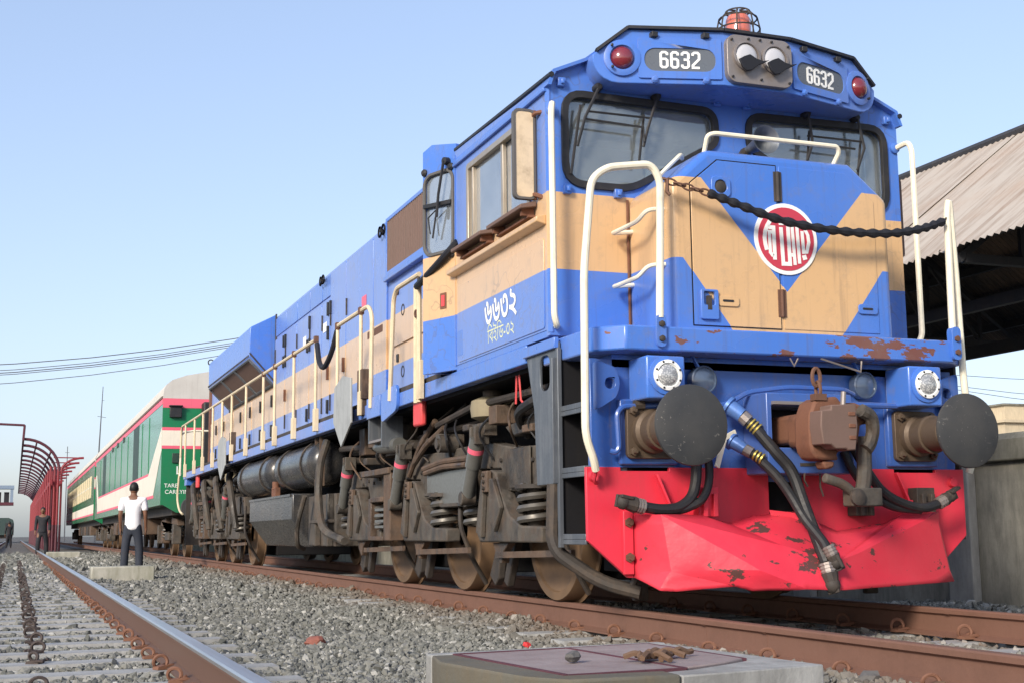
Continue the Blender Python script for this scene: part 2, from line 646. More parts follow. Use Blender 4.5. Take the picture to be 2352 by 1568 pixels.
worn('grey_plate', (0.36, 0.37, 0.36), 0.55, 0.1, dirt=(0.10, 0.10, 0.10), amount=0.5, scale=4, streak=0.55)
worn('step_plate', (0.105, 0.118, 0.135), 0.45, 0.35, dirt=(0.30, 0.30, 0.30), amount=0.35, scale=4, streak=0.45)
worn('tank_black', (0.036, 0.037, 0.040), 0.26, 0.15, dirt=(0.20, 0.165, 0.125), amount=0.40, scale=2.2, streak=0.40)
worn('shade_black', (0.012, 0.012, 0.014), 0.8, 0.0, dirt=(0.03, 0.025, 0.02), amount=0.3, spec=0.15)  # near-black: underframe recess shade put into the colour; also door gap, cab floor
worn('black_metal', (0.020, 0.021, 0.024), 0.5, 0.1, amount=0.2)
worn('rubber', (0.016, 0.016, 0.018), 0.55, 0.0, dirt=(0.07, 0.06, 0.05), amount=0.5, scale=9, streak=0.0)
worn('rope_black', (0.010, 0.011, 0.016), 0.7, 0.0, amount=0.1, streak=0.0)
worn('chain_rust', (0.14, 0.07, 0.045), 0.7, 0.2, amount=0.3, streak=0.0)
worn('grille_brown', (0.155, 0.098, 0.078), 0.7, 0.05, amount=0.4, streak=0.3)
worn('lamp_metal', (0.27, 0.24, 0.225), 0.45, 0.45, dirt=(0.16, 0.11, 0.08), amount=0.5, scale=6, streak=0.3)
worn('steel_bright', (0.62, 0.62, 0.62), 0.25, 0.9, amount=0.1, streak=0.0)
worn('mirror_board', (0.66, 0.52, 0.34), 0.6, 0.0, dirt=(0.25, 0.17, 0.10), amount=0.55, scale=9, streak=0.1)
worn('cab_inner', (0.42, 0.47, 0.46), 0.7, amount=0.2)
worn('white_letter', (0.82, 0.83, 0.80), 0.5, amount=0.15, streak=0.05)
worn('letter_green', (0.66, 0.70, 0.46), 0.5, amount=0.3, streak=0.05)
worn('badge_red', (0.50, 0.045, 0.075), 0.45, amount=0.15, streak=0.0)
worn('board_dark', (0.105, 0.120, 0.140), 0.30, amount=0.1, streak=0.0)
worn('brass', (0.55, 0.42, 0.10), 0.4, 0.6, amount=0.3, streak=0.0)
worn('tag_red', (0.68, 0.07, 0.075), 0.5, amount=0.2)
worn('blue_valve', (0.09, 0.20, 0.50), 0.4, 0.2, amount=0.35, scale=8)
worn('aluminium', (0.44, 0.38, 0.30), 0.40, 0.6, dirt=(0.22, 0.13, 0.07), amount=0.4)

def wheel_mat():
    t = NT('wheel_steel')                  # grease-dark hub area, rust-dusted rim
    f = t.noise(9, 5, 0.6)
    v = t.noise(2.5, 4, 0.6)
    c = t.mix(t.ramp(v, 0.35, 0.65), (0.22, 0.135, 0.075), (0.14, 0.088, 0.052))
    c = t.mix(t.math('MULTIPLY', f, 0.45), c, (0.10, 0.07, 0.05))
    t.bsdf(c, 0.62, 0.15, t.bump(f, 0.2, 0.004), 0.3)
wheel_mat()

def glass(name, tint, veil, veil_col, gloss=0.16, rough=0.03):
    t = NT(name)                           # dusty pane: see-through + a film of dust + reflections
    tr = t.n('ShaderNodeBsdfTransparent'); tr.inputs[0].default_value = tint + (1,)
    df = t.n('ShaderNodeBsdfDiffuse'); df.inputs[0].default_value = veil_col + (1,)
    gl = t.n('ShaderNodeBsdfGlossy'); gl.inputs[0].default_value = (1, 1, 1, 1); gl.inputs[1].default_value = rough
    m1 = t.n('ShaderNodeMixShader')
    nz = t.ramp(t.noise(3.0, 5, 0.65), 0.3, 0.75)
    t.setin(m1.inputs[0], t.math('ADD', veil * 0.7, t.math('MULTIPLY', nz, veil * 0.6)))
    t.link(tr.outputs[0], m1.inputs[1]); t.link(df.outputs[0], m1.inputs[2])
    m2 = t.n('ShaderNodeMixShader')
    lw = t.n('ShaderNodeLayerWeight'); lw.inputs[0].default_value = 0.35
    t.setin(m2.inputs[0], t.math('ADD', gloss, t.math('MULTIPLY', lw.outputs['Fresnel'], 0.35), True))
    t.link(m1.outputs[0], m2.inputs[1]); t.link(gl.outputs[0], m2.inputs[2])
    t.link(m2.outputs[0], t.out.inputs[0])
glass('windscreen', (0.72, 0.80, 0.82), 0.26, (0.40, 0.43, 0.42), 0.12)
glass('side_glass', (0.60, 0.66, 0.70), 0.40, (0.42, 0.47, 0.52), 0.30)

def lens(name, color, rough=0.15, emit=0.0):
    t = NT(name)
    b = t.bsdf(color, rough, 0.0, None, 0.8, coat=0.6)
    return t.m
lens('lens_red', (0.19, 0.018, 0.026))
lens('lens_amber', (0.62, 0.16, 0.10))
lens('lens_dark', (0.07, 0.10, 0.16))
lens('lamp_glass', (0.50, 0.50, 0.52), 0.10)
worn('air_spring', (0.26, 0.22, 0.14), 0.6, amount=0.6, scale=6)
def led():
    t = NT('lens_led')
    vo = t.n('ShaderNodeTexVoronoi'); vo.inputs['Scale'].default_value = 90
    t.link(t.tc.outputs['Object'], vo.inputs['Vector'])
    c = t.mix(t.ramp(vo.outputs['Distance'], 0.1, 0.6), (0.75, 0.75, 0.72), (0.30, 0.31, 0.32))
    t.bsdf(c, 0.25, 0.2, None, 0.6, coat=0.4)
led()

# setting
def ballast(name, a, b, c, dirty):
    t = NT(name)
    g = t.n('ShaderNodeNewGeometry')
    rnd = g.outputs['Random Per Island']
    x, y, z = t.xyz()
    col = t.mix(t.ramp(rnd, 0.0, 0.55), a, b)
    col = t.mix(t.ramp(rnd, 0.86, 0.97), col, c)
    col = t.mix(t.math('MULTIPLY', t.noise(60, 4, 0.7), 0.5), col, tuple(k * 0.55 for k in a))
    # rust dust thrown off the rails: strongest close to the locomotive's rails
    d1 = t.ramp(t.math('ABSOLUTE', t.math('SUBTRACT', t.math('ABSOLUTE', x), 0.9)), 0.75, 0.10)
    nn = t.ramp(t.noise(1.7, 4, 0.6), 0.25, 0.65)
    col = t.mix(t.math('MULTIPLY', t.math('MULTIPLY', d1, nn), 0.75, True), col, dirty)
    t.bsdf(col, 0.85, 0.0, t.bump(t.noise(90, 3, 0.6), 0.3, 0.004), 0.25)
ballast('ballast_stone', (0.115, 0.118, 0.105), (0.245, 0.242, 0.215), (0.48, 0.47, 0.43), (0.150, 0.098, 0.068))
def ground_mat():
    t = NT('ground_gravel')
    vo = t.n('ShaderNodeTexVoronoi'); vo.inputs['Scale'].default_value = 16
    t.link(t.tc.outputs['Object'], vo.inputs['Vector'])
    n = t.noise(0.3, 4, 0.6)
    c = t.mix(t.ramp(vo.outputs['Color'], 0.2, 0.9), (0.085, 0.085, 0.080), (0.185, 0.185, 0.172))
    c = t.mix(t.math('MULTIPLY', t.ramp(n, 0.4, 0.7), 0.5), c, (0.17, 0.125, 0.09))
    t.bsdf(c, 0.9, 0.0, t.bump(vo.outputs['Distance'], 0.8, 0.03), 0.2)
ground_mat()
def concrete(name, col, dark, amount=0.6, moss=None):
    t = NT(name)
    n1 = t.ramp(t.noise(1.3, 6, 0.65), 0.38, 0.72)
    n2 = t.ramp(t.noise(4.0, 6, 0.7, stretch=(2.0, 2.0, 0.5)), 0.42, 0.70)
    f = t.noise(45, 4, 0.65)
    c = t.mix(t.math('MULTIPLY', n1, amount), col, dark)
    c = t.mix(t.math('MULTIPLY', n2, amount * 0.75), c, moss or tuple(k * 0.6 for k in dark))
    c = t.mix(t.math('MULTIPLY', f, 0.28), c, tuple(k * 0.5 for k in col))
    t.bsdf(c, 0.85, 0.0, t.bump(t.math('ADD', f, t.noise(9, 4, 0.6)), 0.35, 0.008), 0.25)
concrete('sleeper_concrete', (0.42, 0.42, 0.405), (0.25, 0.24, 0.22), 0.6)
concrete('block_concrete', (0.50, 0.48, 0.42), (0.24, 0.25, 0.17), 0.8, (0.13, 0.13, 0.075))
concrete('box_concrete', (0.165, 0.155, 0.125), (0.085, 0.08, 0.062), 0.7, (0.16, 0.12, 0.07))
concrete('box_white', (0.42, 0.42, 0.40), (0.22, 0.215, 0.20), 0.8)
concrete('lid_slab', (0.34, 0.285, 0.275), (0.24, 0.19, 0.185), 0.8, (0.20, 0.145, 0.14))
concrete('lid_plum', (0.13, 0.05, 0.065), (0.08, 0.035, 0.045), 0.6)
concrete('wall_concrete', (0.38, 0.36, 0.30), (0.17, 0.165, 0.14), 0.9, (0.10, 0.10, 0.085))
concrete('pilaster_concrete', (0.40, 0.39, 0.36), (0.17, 0.165, 0.15), 0.6)
concrete('cap_concrete', (0.27, 0.26, 0.22), (0.10, 0.10, 0.085), 0.9, (0.07, 0.07, 0.05))
concrete('far_plaster', (0.66, 0.55, 0.38), (0.50, 0.42, 0.30), 0.5)
worn('rail_rust', (0.175, 0.090, 0.062), 0.72, 0.12, dirt=(0.095, 0.05, 0.034), amount=0.5, scale=3, streak=0.1, bump=0.3)
def rail_head():
    t = NT('rail_worn_head')               # traffic-polished running surface, rust on web and foot
    x, y, z = t.xyz()
    n = t.noise(12, 4, 0.6, stretch=(1, 0.05, 1))
    top = t.math('GREATER_THAN', z, -0.022)
    c = t.mix(top, (0.115, 0.062, 0.042), (0.50, 0.50, 0.50))
    c = t.mix(t.math('MULTIPLY', t.ramp(n, 0.45, 0.8), 0.35), c, (0.12, 0.085, 0.065))
    r = t.math('SUBTRACT', 0.72, t.math('MULTIPLY', top, 0.40))
    t.bsdf(c, r, t.math('MULTIPLY', top, 0.85), t.bump(t.noise(60, 3, 0.6), 0.15, 0.003), 0.4)
rail_head()
worn('clip_rust', (0.185, 0.088, 0.054), 0.75, 0.1, dirt=(0.10, 0.05, 0.035), amount=0.4, scale=9, streak=0.0, bump=0.3)
worn('clip_dark', (0.060, 0.045, 0.040), 0.75, 0.1, amount=0.4, scale=9, streak=0.0)
def tin(name, col, streak):
    t = NT(name)
    s = t.ramp(t.noise(7.0, 5, 0.65, stretch=(0.12, 2.0, 0.12)), 0.45, 0.78)
    b = t.ramp(t.noise(0.8, 5, 0.65), 0.45, 0.75)
    c = t.mix(t.math('MULTIPLY', s, streak), col, (0.22, 0.16, 0.12))
    c = t.mix(t.math('MULTIPLY', b, 0.45), c, (0.36, 0.23, 0.15))
    t.bsdf(c, 0.6, 0.25, None, 0.35)
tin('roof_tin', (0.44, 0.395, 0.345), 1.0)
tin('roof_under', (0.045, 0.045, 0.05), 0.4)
worn('steel_frame', (0.038, 0.040, 0.046), 0.6, 0.1, amount=0.3)
worn('canopy_red', (0.22, 0.018, 0.028), 0.5, 0.0, dirt=(0.10, 0.03, 0.03), amount=0.35, scale=1.5)
worn('canopy_dark', (0.085, 0.016, 0.028), 0.55, 0.0, amount=0.3)
worn('coach_green', (0.010, 0.175, 0.070), 0.38, dirt=(0.10, 0.10, 0.08), amount=0.3, scale=1.2, streak=0.15)
worn('coach_side_green', (0.022, 0.195, 0.085), 0.16, dirt=(0.10, 0.14, 0.11), amount=0.3, scale=1.2, streak=0.15)
worn('coach_white', (0.74, 0.68, 0.57), 0.45, dirt=(0.35, 0.30, 0.24), amount=0.35, scale=1.5, streak=0.25)
worn('coach_grey', (0.52, 0.50, 0.46), 0.5, dirt=(0.30, 0.27, 0.23), amount=0.4, scale=1.0, streak=0.3)
worn('coach_roof', (0.58, 0.54, 0.46), 0.55, dirt=(0.40, 0.35, 0.27), amount=0.3, scale=1.0, streak=0.1)
worn('coach_pink', (0.74, 0.12, 0.185), 0.45, amount=0.15, streak=0.1)
worn('coach_dark', (0.018, 0.045, 0.033), 0.5, amount=0.2)
worn('shutter_cream', (0.72, 0.58, 0.36), 0.55, amount=0.3)
worn('far_coach_green', (0.030, 0.055, 0.050), 0.6, amount=0.2)
worn('bridge_blue', (0.20, 0.26, 0.34), 0.6, amount=0.2)
worn('wire_grey', (0.10, 0.10, 0.11), 0.6, amount=0.0, streak=0.0)
worn('skin', (0.16, 0.075, 0.042), 0.55, amount=0.1, streak=0.0, bump=0.05)
worn('hair_black', (0.010, 0.009, 0.009), 0.6, amount=0.0, streak=0.0)
worn('shirt_white', (0.78, 0.78, 0.80), 0.8, dirt=(0.5, 0.5, 0.52), amount=0.25, scale=6, streak=0.0, fine=14, bump=0.5)
worn('trouser_navy', (0.022, 0.028, 0.042), 0.8, amount=0.2, scale=5, streak=0.0, fine=14, bump=0.5)
worn('cloth_black', (0.016, 0.017, 0.022), 0.8, amount=0.2, scale=5, streak=0.0)
worn('shoe_black', (0.012, 0.011, 0.011), 0.45, amount=0.2, streak=0.0)
worn('brick_red', (0.24, 0.085, 0.06), 0.8, amount=0.4, scale=12, streak=0.0)
worn('leaf_dry', (0.13, 0.075, 0.045), 0.8, amount=0.3, scale=12, streak=0.0)
worn('stone_dark', (0.105, 0.10, 0.095), 0.8, amount=0.4, scale=14, streak=0.0, bump=0.6)
worn('packet_red', (0.65, 0.05, 0.05), 0.35, amount=0.1, streak=0.0)
worn('packet_yellow', (0.75, 0.52, 0.04), 0.35, amount=0.1, streak=0.0)
# ------------------------------------------------------------------ setting: ground, tracks, ballast
GZ = -.27
b = MB(); b.add([(-1500, -60, GZ), (1500, -60, GZ), (1500, 3000, GZ), (-1500, 3000, GZ)], [(0, 1, 2, 3)])
tag(b.build('ground', 'ground_gravel'), kind='structure')

RAILP = [(-.068, -.172), (.068, -.172), (.068, -.162), (.012, -.142), (.009, -.06), (.010, -.045), (.034, -.032), (.035, -.008), (.028, 0.0), (-.028, 0.0), (-.035, -.008), (-.034, -.032), (-.010, -.045), (-.009, -.06), (-.012, -.142), (-.068, -.162)]
def rail_mesh(name, mat, y0, y1):
    m = MB().prism(RAILP, lambda u, v, d: (u, d, v), y0, y1).mesh(name)
    m.materials.append(M[mat])
    return m
def place(name, me, loc, parent, rotz=0, scale=None):
    o = bpy.data.objects.new(name, me); COL.objects.link(o)
    o.location = loc; o.rotation_euler = (0, 0, rotz)
    if scale: o.scale = scale
    o.parent = parent
    o.matrix_parent_inverse = WORLD_OF[parent.name].inverted()
    return o
# spring clip: a rising loop of bent rod on its shoulder
def clip_mesh(name, mat):
    m = MB()
    pts = []
    for k in range(15):
        a = R(-100 + 330 * k / 14)
        pts.append((.018 + .034 * math.cos(a), -.030 + k * .0046, .046 + .034 * math.sin(a)))
    pts = [(-.050, -.036, .030), (-.02, -.034, .016)] + pts + [(-.035, .040, .022), (-.055, .034, .018)]
    m.ring_sweep(pts, .0105, 6)
    m.prism([(-.03, .0), (.05, .0), (.045, .018), (.0, .026), (-.03, .012)], lambda u, v, d: (u, d, v), -.03, .04)
    me = m.mesh(name); me.materials.append(M[mat]); return me
clip_r = clip_mesh('rail_clip', 'clip_rust')
clip_d = clip_mesh('rail_clip', 'clip_dark')
def sleeper_mesh(w):
    m = MB()
    vs = []
    for x in (-w, w):
        vs += [(x, -.14, -.22), (x, .14, -.22), (x * .995, .105, 0), (x * .995, -.105, 0)]
    m.add(vs, [(0, 1, 2, 3), (7, 6, 5, 4), (0, 4, 5, 1), (1, 5, 6, 2), (2, 6, 7, 3), (3, 7, 4, 0)])
    me = m.mesh('sleeper'); me.materials.append(M['sleeper_concrete']); return me
slp = sleeper_mesh(1.37)

trk = empty('locomotive_track', (0, 0, -.17), 'rust-brown railway track under the locomotive', None, kind='structure')
tr_l = empty('neighbour_track', (-4.64, 0, -.17), 'railway track with polished rail in the left foreground', None, kind='structure')
rust_rail = rail_mesh('rail', 'rail_rust', -4.5, 130)
shine_rail = rail_mesh('rail', 'rail_worn_head', -4.5, 200)
G = .873
for s in (-1, 1):
    place('rail', rust_rail, (s * G, 0, 0), trk)
    place('rail', shine_rail, (-4.655 + s * G, 0, 0), tr_l)
# welded joint collars on the near rail
for x, y in ((-G, -.55), (G, .15), (-G, .10)):
    j = MB().prism([(u * 1.16, v * 1.0 - .002) for u, v in RAILP if v < -.01], lambda u, v, d: (x + u, d, v), y, y + .035).build('rail_weld', 'rail_rust', trk)
rs = random.Random(11)
ysl = [-.27 + .65 * k for k in range(-3, 75)]
for y in ysl:
    yy = y + rs.uniform(-.02, .02)
    s1 = place('sleeper', slp, (-4.655, yy, -.172), tr_l, R(rs.uniform(-.6, .6)))
    if yy < 30:
        for x, rz, m_ in ((-4.655 + G - .085, math.pi, clip_r), (-4.655 + G + .085, 0, clip_r)):
            c = place('rail_clip', m_, (x, yy + rs.uniform(-.012, .012), -.170), tr_l, rz + R(rs.uniform(-22, 22)), (.88, .88, rs.uniform(.72, .92)))
        for x in (-4.46, -4.80):
            if rs.random() < .93:
                place('rail_clip', clip_d, (x, yy + rs.uniform(-.02, .02), -.172), tr_l, rs.choice((0, math.pi)) + R(rs.uniform(-35, 35)), (.95, .95, rs.uniform(.7, 1.0)))
ysl2 = [-2.6 + .63 * k for k in range(0, 48)]
for y in ysl2:
    yy = y + rs.uniform(-.03, .03)
    place('sleeper', slp, (0, yy, -.178), trk)
    if yy < 24:
        place('rail_clip', clip_r, (-G - .080, yy, -.172), trk, math.pi + R(rs.uniform(-25, 25)), (.95, .85, rs.uniform(.7, .95)))
        if yy < 4:
            place('rail_clip', clip_r, (G - .085, yy, -.165), trk, math.pi + R(rs.uniform(-9, 9)))
            place('rail_clip', clip_r, (-G + .085, yy, -.165), trk, R(rs.uniform(-9, 9)))

# ballast: every stone is geometry, one object per bed
ICO = bmesh.new(); bmesh.ops.create_icosphere(ICO, subdivisions=1, radius=1.0)
BV = np.array([v.co[:] for v in ICO.verts]); BF = np.array([[v.index for v in f.verts] for f in ICO.faces]); ICO.free()
def scatter(name, pts, size, mat, label):
    N = len(pts)
    base = []
    for k in range(24):
        q = BV * rng.uniform(.55, 1.30, (len(BV), 1)) * rng.uniform(.5, 1.2, (1, 3))
        base.append(q)
    base = np.array(base)
    V = base[rng.integers(0, 24, N)]
    ax = rng.normal(size=(N, 4)); ax /= np.linalg.norm(ax, axis=1, keepdims=True)
    w, x, y, z = ax.T
    Rm = np.stack([1 - 2 * (y * y + z * z), 2 * (x * y - z * w), 2 * (x * z + y * w), 2 * (x * y + z * w), 1 - 2 * (x * x + z * z), 2 * (y * z - x * w),
                   2 * (x * z - y * w), 2 * (y * z + x * w), 1 - 2 * (x * x + y * y)], -1).reshape(N, 3, 3)
    V = np.einsum('nij,nkj->nki', Rm, V) * size[:, None, None] + pts[:, None, :]
    Fc = BF[None] + (np.arange(N) * len(BV))[:, None, None]
    me = bpy.data.meshes.new(name)
    nv, nf = N * len(BV), N * len(BF)
    me.vertices.add(nv); me.vertices.foreach_set('co', V.reshape(-1).astype(np.float32))
    me.loops.add(nf * 3); me.loops.foreach_set('vertex_index', Fc.reshape(-1).astype(np.int32))
    me.polygons.add(nf); me.polygons.foreach_set('loop_start', np.arange(0, nf * 3, 3, dtype=np.int32))
    me.update(); me.validate()
    me.polygons.foreach_set('use_smooth', np.zeros(nf, dtype=bool))
    me.materials.append(M[mat])
    o = bpy.data.objects.new(name, me); COL.objects.link(o)
    return tag(o, label, 'gravel', kind='stuff')
def bed(x, y):
    """height of the ballast surface"""
    z = np.full(x.shape, -.232)
    z = np.where(np.abs(x) < 1.9, -.232 + .055 * np.clip((1.9 - np.abs(x)) / .8, 0, 1), z)
    z = np.where(np.abs(x) < .80, -.20, z)
    wv = .015 * np.sin(x * 3.1 + y * 1.3) + .012 * np.sin(y * 2.3 - x * 1.7)
    lt = (x < -3.2) & (x > -6.1)
    z = np.where(lt, -.200 + .35 * wv, z + wv)
    return z
def keep(x, y, sz):
    ok = np.ones(x.shape, bool)
    for rx in (-G, G, -4.655 - G, -4.655 + G):
        ok &= np.abs(x - rx) > .075
    in_t = (x > -6.03) & (x < -3.27)
    near = np.abs((y + .27 + .325) % .65 - .325)
    ok &= ~(in_t & (near < .110) & (rng.random(x.shape) > .035))
    near2 = np.abs((y + 2.6 + .315) % .63 - .315)
    ok &= ~((np.abs(x) < 1.37) & (near2 < .10) & (rng.random(x.shape) > (.6)))
    ok &= ~((x > -2.95) & (x < -1.36) & (y > -2.1) & (y < -.64))
    ok &= ~((x > -3.46) & (x < -2.42) & (y > 15.4) & (y < 16.1))
    ok &= ~((x > -3.75) & (x < -2.55) & (y > 37) & (y < 37.8))
    return ok
def zone(x0, x1, y0, y1, dens, s0, s1, sink=.25):
    n = int((x1 - x0) * (y1 - y0) * dens)
    x = rng.uniform(x0, x1, n); y = rng.uniform(y0, y1, n)
    s = rng.uniform(s0, s1, n) * np.where(rng.random(n) < .06, 1.5, 1.0)
    k = keep(x, y, s)
    x, y, s = x[k], y[k], s[k]
    z = bed(x, y) + rng.uniform(-.6, .45, len(x)) * s
    return np.stack([x, y, z], 1), s
Z = [zone(-6.0, -.90, -2.6, 2.5, 1500, .012, .026), zone(-6.0, -.90, 2.5, 8, 850, .015, .030), zone(-6.0, -.90, 8, 20, 330, .024, .044), zone(-6.2, -.90, 20, 50, 110, .045, .075)]
scatter('track_ballast', np.concatenate([z[0] for z in Z]), np.concatenate([z[1] for z in Z]), 'ballast_stone', 'grey crushed stone ballast between the two tracks')
Z = [zone(-.80, .80, -3.0, 8, 420, .018, .034), zone(.9, 4.0, -3.2, 4.5, 420, .018, .036)]
scatter('far_side_ballast', np.concatenate([z[0] for z in Z]), np.concatenate([z[1] for z in Z]), 'ballast_stone', 'rusty stone ballast between the rails under the locomotive')

# concrete inspection box in the foreground
cb = empty('concrete_chamber', (-2.15, -1.3, GZ), 'low concrete cable chamber with a two-part pinkish lid in the foreground', 'chamber')
ZT = -.05
b = MB().plate([(-2.86, -1.10), (-2.74, -1.80), (-2.62, -1.99), (-2.16, -2.00), (-2.16, -1.86), (-2.58, -1.84), (-2.70, -.80), (-2.80, -.80)], [], FZ(GZ - .05), 0, ZT - GZ + .05)
b.build('chamber_wall', 'box_concrete', cb, .012)
b = MB().plate([(-2.155, -2.00), (-1.95, -1.975), (-1.44, -1.89), (-1.46, -1.72), (-1.55, -.70), (-1.66, -.70), (-1.62, -1.60), (-1.78, -1.70), (-2.02, -1.83), (-2.155, -1.86)], [], FZ(GZ - .05), 0, ZT - GZ + .045)
b.build('broken_wall', 'box_white', cb, .02)
MB().plate([(-2.80, -.795), (-1.55, -.695), (-1.56, -.62), (-2.80, -.70)], [], FZ(GZ - .05), 0, ZT - GZ + .05).build('chamber_wall', 'box_white', cb, .01)
MB().plate([(-2.685, -.81), (-2.565, -1.83), (-2.05, -1.81), (-2.12, -.76)], [], FZ(ZT - .05), 0, .050).build('lid_panel', 'lid_slab', cb, .006)
MB().plate([(-2.105, -.76), (-2.035, -1.80), (-1.80, -1.69), (-1.64, -1.58), (-1.67, -.72)], [], FZ(ZT - .05), 0, .053).build('lid_panel', 'lid_slab', cb, .006)
for p_, q_ in (((-2.69, -.80), (-2.57, -1.835)), ((-2.57, -1.835), (-2.045, -1.815)), ((-2.112, -.755), (-2.042, -1.81)), ((-2.69, -.80), (-2.11, -.75)), ((-2.11, -.75), (-1.665, -.715)), ((-1.665, -.715), (-1.632, -1.58))):
    MB().bar((p_[0], p_[1], ZT - .004), (q_[0], q_[1], ZT - .004), .022, .014).build('lid_frame', 'lid_plum', cb)
MB().plate([(-2.7, -1.9), (-1.5, -1.8), (-1.6, -.75), (-2.7, -.8)], [], FZ(GZ), 0, .12).build('chamber_fill', 'box_concrete', cb)
def pebble(name, loc, r, mat, label, cat, seed, parent=None, group=None):
    q = random.Random(seed)
    bm = bmesh.new(); bmesh.ops.create_icosphere(bm, subdivisions=2, radius=1)
    for v in bm.verts:
        k = q.uniform(.78, 1.12)
        v.co = Vector((v.co.x * r[0] * k, v.co.y * r[1] * k, v.co.z * r[2] * k))
    me = bpy.data.meshes.new(name); bm.to_mesh(me); bm.free(); me.materials.append(M[mat])
    o = bpy.data.objects.new(name, me); COL.objects.link(o); o.location = loc; o.rotation_euler.z = q.uniform(0, 6)
    WORLD_OF[o.name] = Matrix.Translation(loc)
    return tag(o, label, cat, group)
pebble('loose_stone', (-2.37, -1.42, -.022), (.045, .032, .026), 'stone_dark', 'dark fist-sized stone lying on the pinkish chamber lid', 'stone', 3)
# dry scraps and old clips on the lid
b = MB(); q = random.Random(9)
for k in range(9):
    cx, cy = -1.98 + q.uniform(-.14, .16), -1.50 + q.uniform(-.10, .10)
    a = q.uniform(0, 6.28); l = q.uniform(.05, .10)
    dx, dy = math.cos(a) * l, math.sin(a) * l
    b.curve([(cx - dx, cy - dy, -.034 + q.uniform(0, .01)), (cx - dx * .2, cy, -.012), (cx + dx * .5, cy + dy * .4, -.026), (cx + dx, cy + dy, -.024)], [.013] * 19, 5, 6)
tag(b.build('scrap_heap', 'leaf_dry'), 'small heap of dry brown scraps on the chamber lid', 'scrap')
o = place('rail_clip', clip_r, (-2.02, -1.42, .018), cb, 1.2)
bpy.data.objects.remove(o)
pebble('brick_fragment', (-2.72, 2.05, -.205), (.085, .055, .045), 'brick_red', 'broken red brick lying on the ballast between the tracks', 'brick', 5)
pebble('brick_fragment', (-1.62, 1.05, -.195), (.028, .028, .026), 'packet_red', 'small orange-red pebble on the ballast behind the chamber', 'brick', 8)
for i, (x, y, s_) in enumerate(((-1.20, -1.35, .075), (-1.02, -1.62, .06), (-.99, -2.05, .055), (-1.28, -1.18, .05))):
    pebble('rail_side_rock', (x, y, -.165), (s_, s_ * .8, s_ * .75), 'leaf_dry' if i != 1 else 'stone_dark', ('largest brown rock beside the near rail, right of the chamber', 'grey rock beside the near rail, right of the brown rock', 'brown rock beside the near rail at the right edge of the picture', 'brown rock beside the near rail touching the chamber')[i], 'rock', 20 + i)
pk_ = empty('snack_packet', (-1.05, -2.40, -.18), 'crumpled red and yellow packet at the bottom right corner', 'packet')
pkm = MB()
pkm.prism([(-1.15, -2.42), (-1.04, -2.40), (-.98, -2.30), (-1.09, -2.31)], FZ(-.17), 0, .045).build('wrapper', 'packet_red', pk_, .018)
MB().prism([(-1.10, -2.39), (-1.05, -2.385), (-1.03, -2.34), (-1.08, -2.35)], FZ(-.124), 0, .008).build('printed_patch', 'packet_yellow', pk_, .003)

# concrete blocks between the tracks
for (x0, x1, y0, y1, z1, lab) in ((-3.43, -2.45, 15.5, 16.0, .015, 'mossy white concrete block in front of the man in the white shirt'),
                                  (-3.64, -2.64, 37.1, 37.7, .02, 'farther concrete block beside the person in black')):
    o = MB().box(x0, x1, y0, y1, GZ - .05, z1).build('concrete_block', 'block_concrete', None, .02)
    tag(o, lab, 'block', 'concrete blocks between the tracks')

# ------------------------------------------------------------------ platform wall and station roof on the right
wl_ = empty('platform_wall', (4.05, 10, GZ), 'stained grey concrete platform wall with pilasters on the right', 'wall')
MB().box(4.0, 4.35, -6, 60, GZ - .1, 1.14).build('wall_face', 'wall_concrete', wl_)
MB().prism([(3.93, 1.10), (3.93, 1.30), (3.98, 1.36), (4.6, 1.38), (4.6, 1.10)], lambda u, v, d: (u, d, v), -6, 60).build('wall_cap', 'cap_concrete', wl_, .02)
for y in (-1.8, 1.0, 3.75, 6.5, 9.3):
    MB().box(3.90, 3.998, y - .18, y + .18, GZ - .1, 1.098).build('pilaster', 'pilaster_concrete', wl_, .015)
pf = MB().box(4.36, 16, -6, 80, GZ, 1.2).build('platform', 'cap_concrete'); tag(pf, kind='structure')

st = empty('station_roof', (8, 10, 1.2), 'corrugated grey tin station roof on dark steel trusses behind the locomotive', 'roof')
XE, ZE, XR, ZR, XF = 5.2, 3.62, 8.2, 5.88, 11.4
YA, YB = -8.0, 42.0
def corr(xa, za, xb, zb_, y0, y1, mat, name):
    n = int((y1 - y0) / .055)
    vs = []; fs = []
    d = Vector((xb - xa, 0, zb_ - za)).normalized(); nr = Vector((-d.z, 0, d.x))
    for i in range(n + 1):
        y = y0 + (y1 - y0) * i / n
        h = .016 * math.cos(i * math.pi)
        for (x, z) in ((xa, za), (xb, zb_)):
            vs.append((x + nr.x * h, y, z + nr.z * h))
    for i in range(n):
        fs.append((2 * i, 2 * i + 2, 2 * i + 3, 2 * i + 1))
    b = MB().add(vs, fs)
    return b.build(name, mat, st, smooth=0)
q = random.Random(4)
ye = YA
while ye < YB:                                  # sheets side by side, each slightly out of line
    w = 1.9
    o_ = q.uniform(-.012, .012)
    corr(XE + q.uniform(-.05, .05), ZE + o_, XR, ZR + o_, ye, ye + w + .06, 'roof_tin', 'roof_sheet')
    ye += w
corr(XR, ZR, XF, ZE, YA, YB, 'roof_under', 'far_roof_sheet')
b = MB().tube([(XR, YA, ZR + .03), (XR, YB, ZR + .03)], .07, 8); b.build('ridge_cap', 'steel_frame', st)
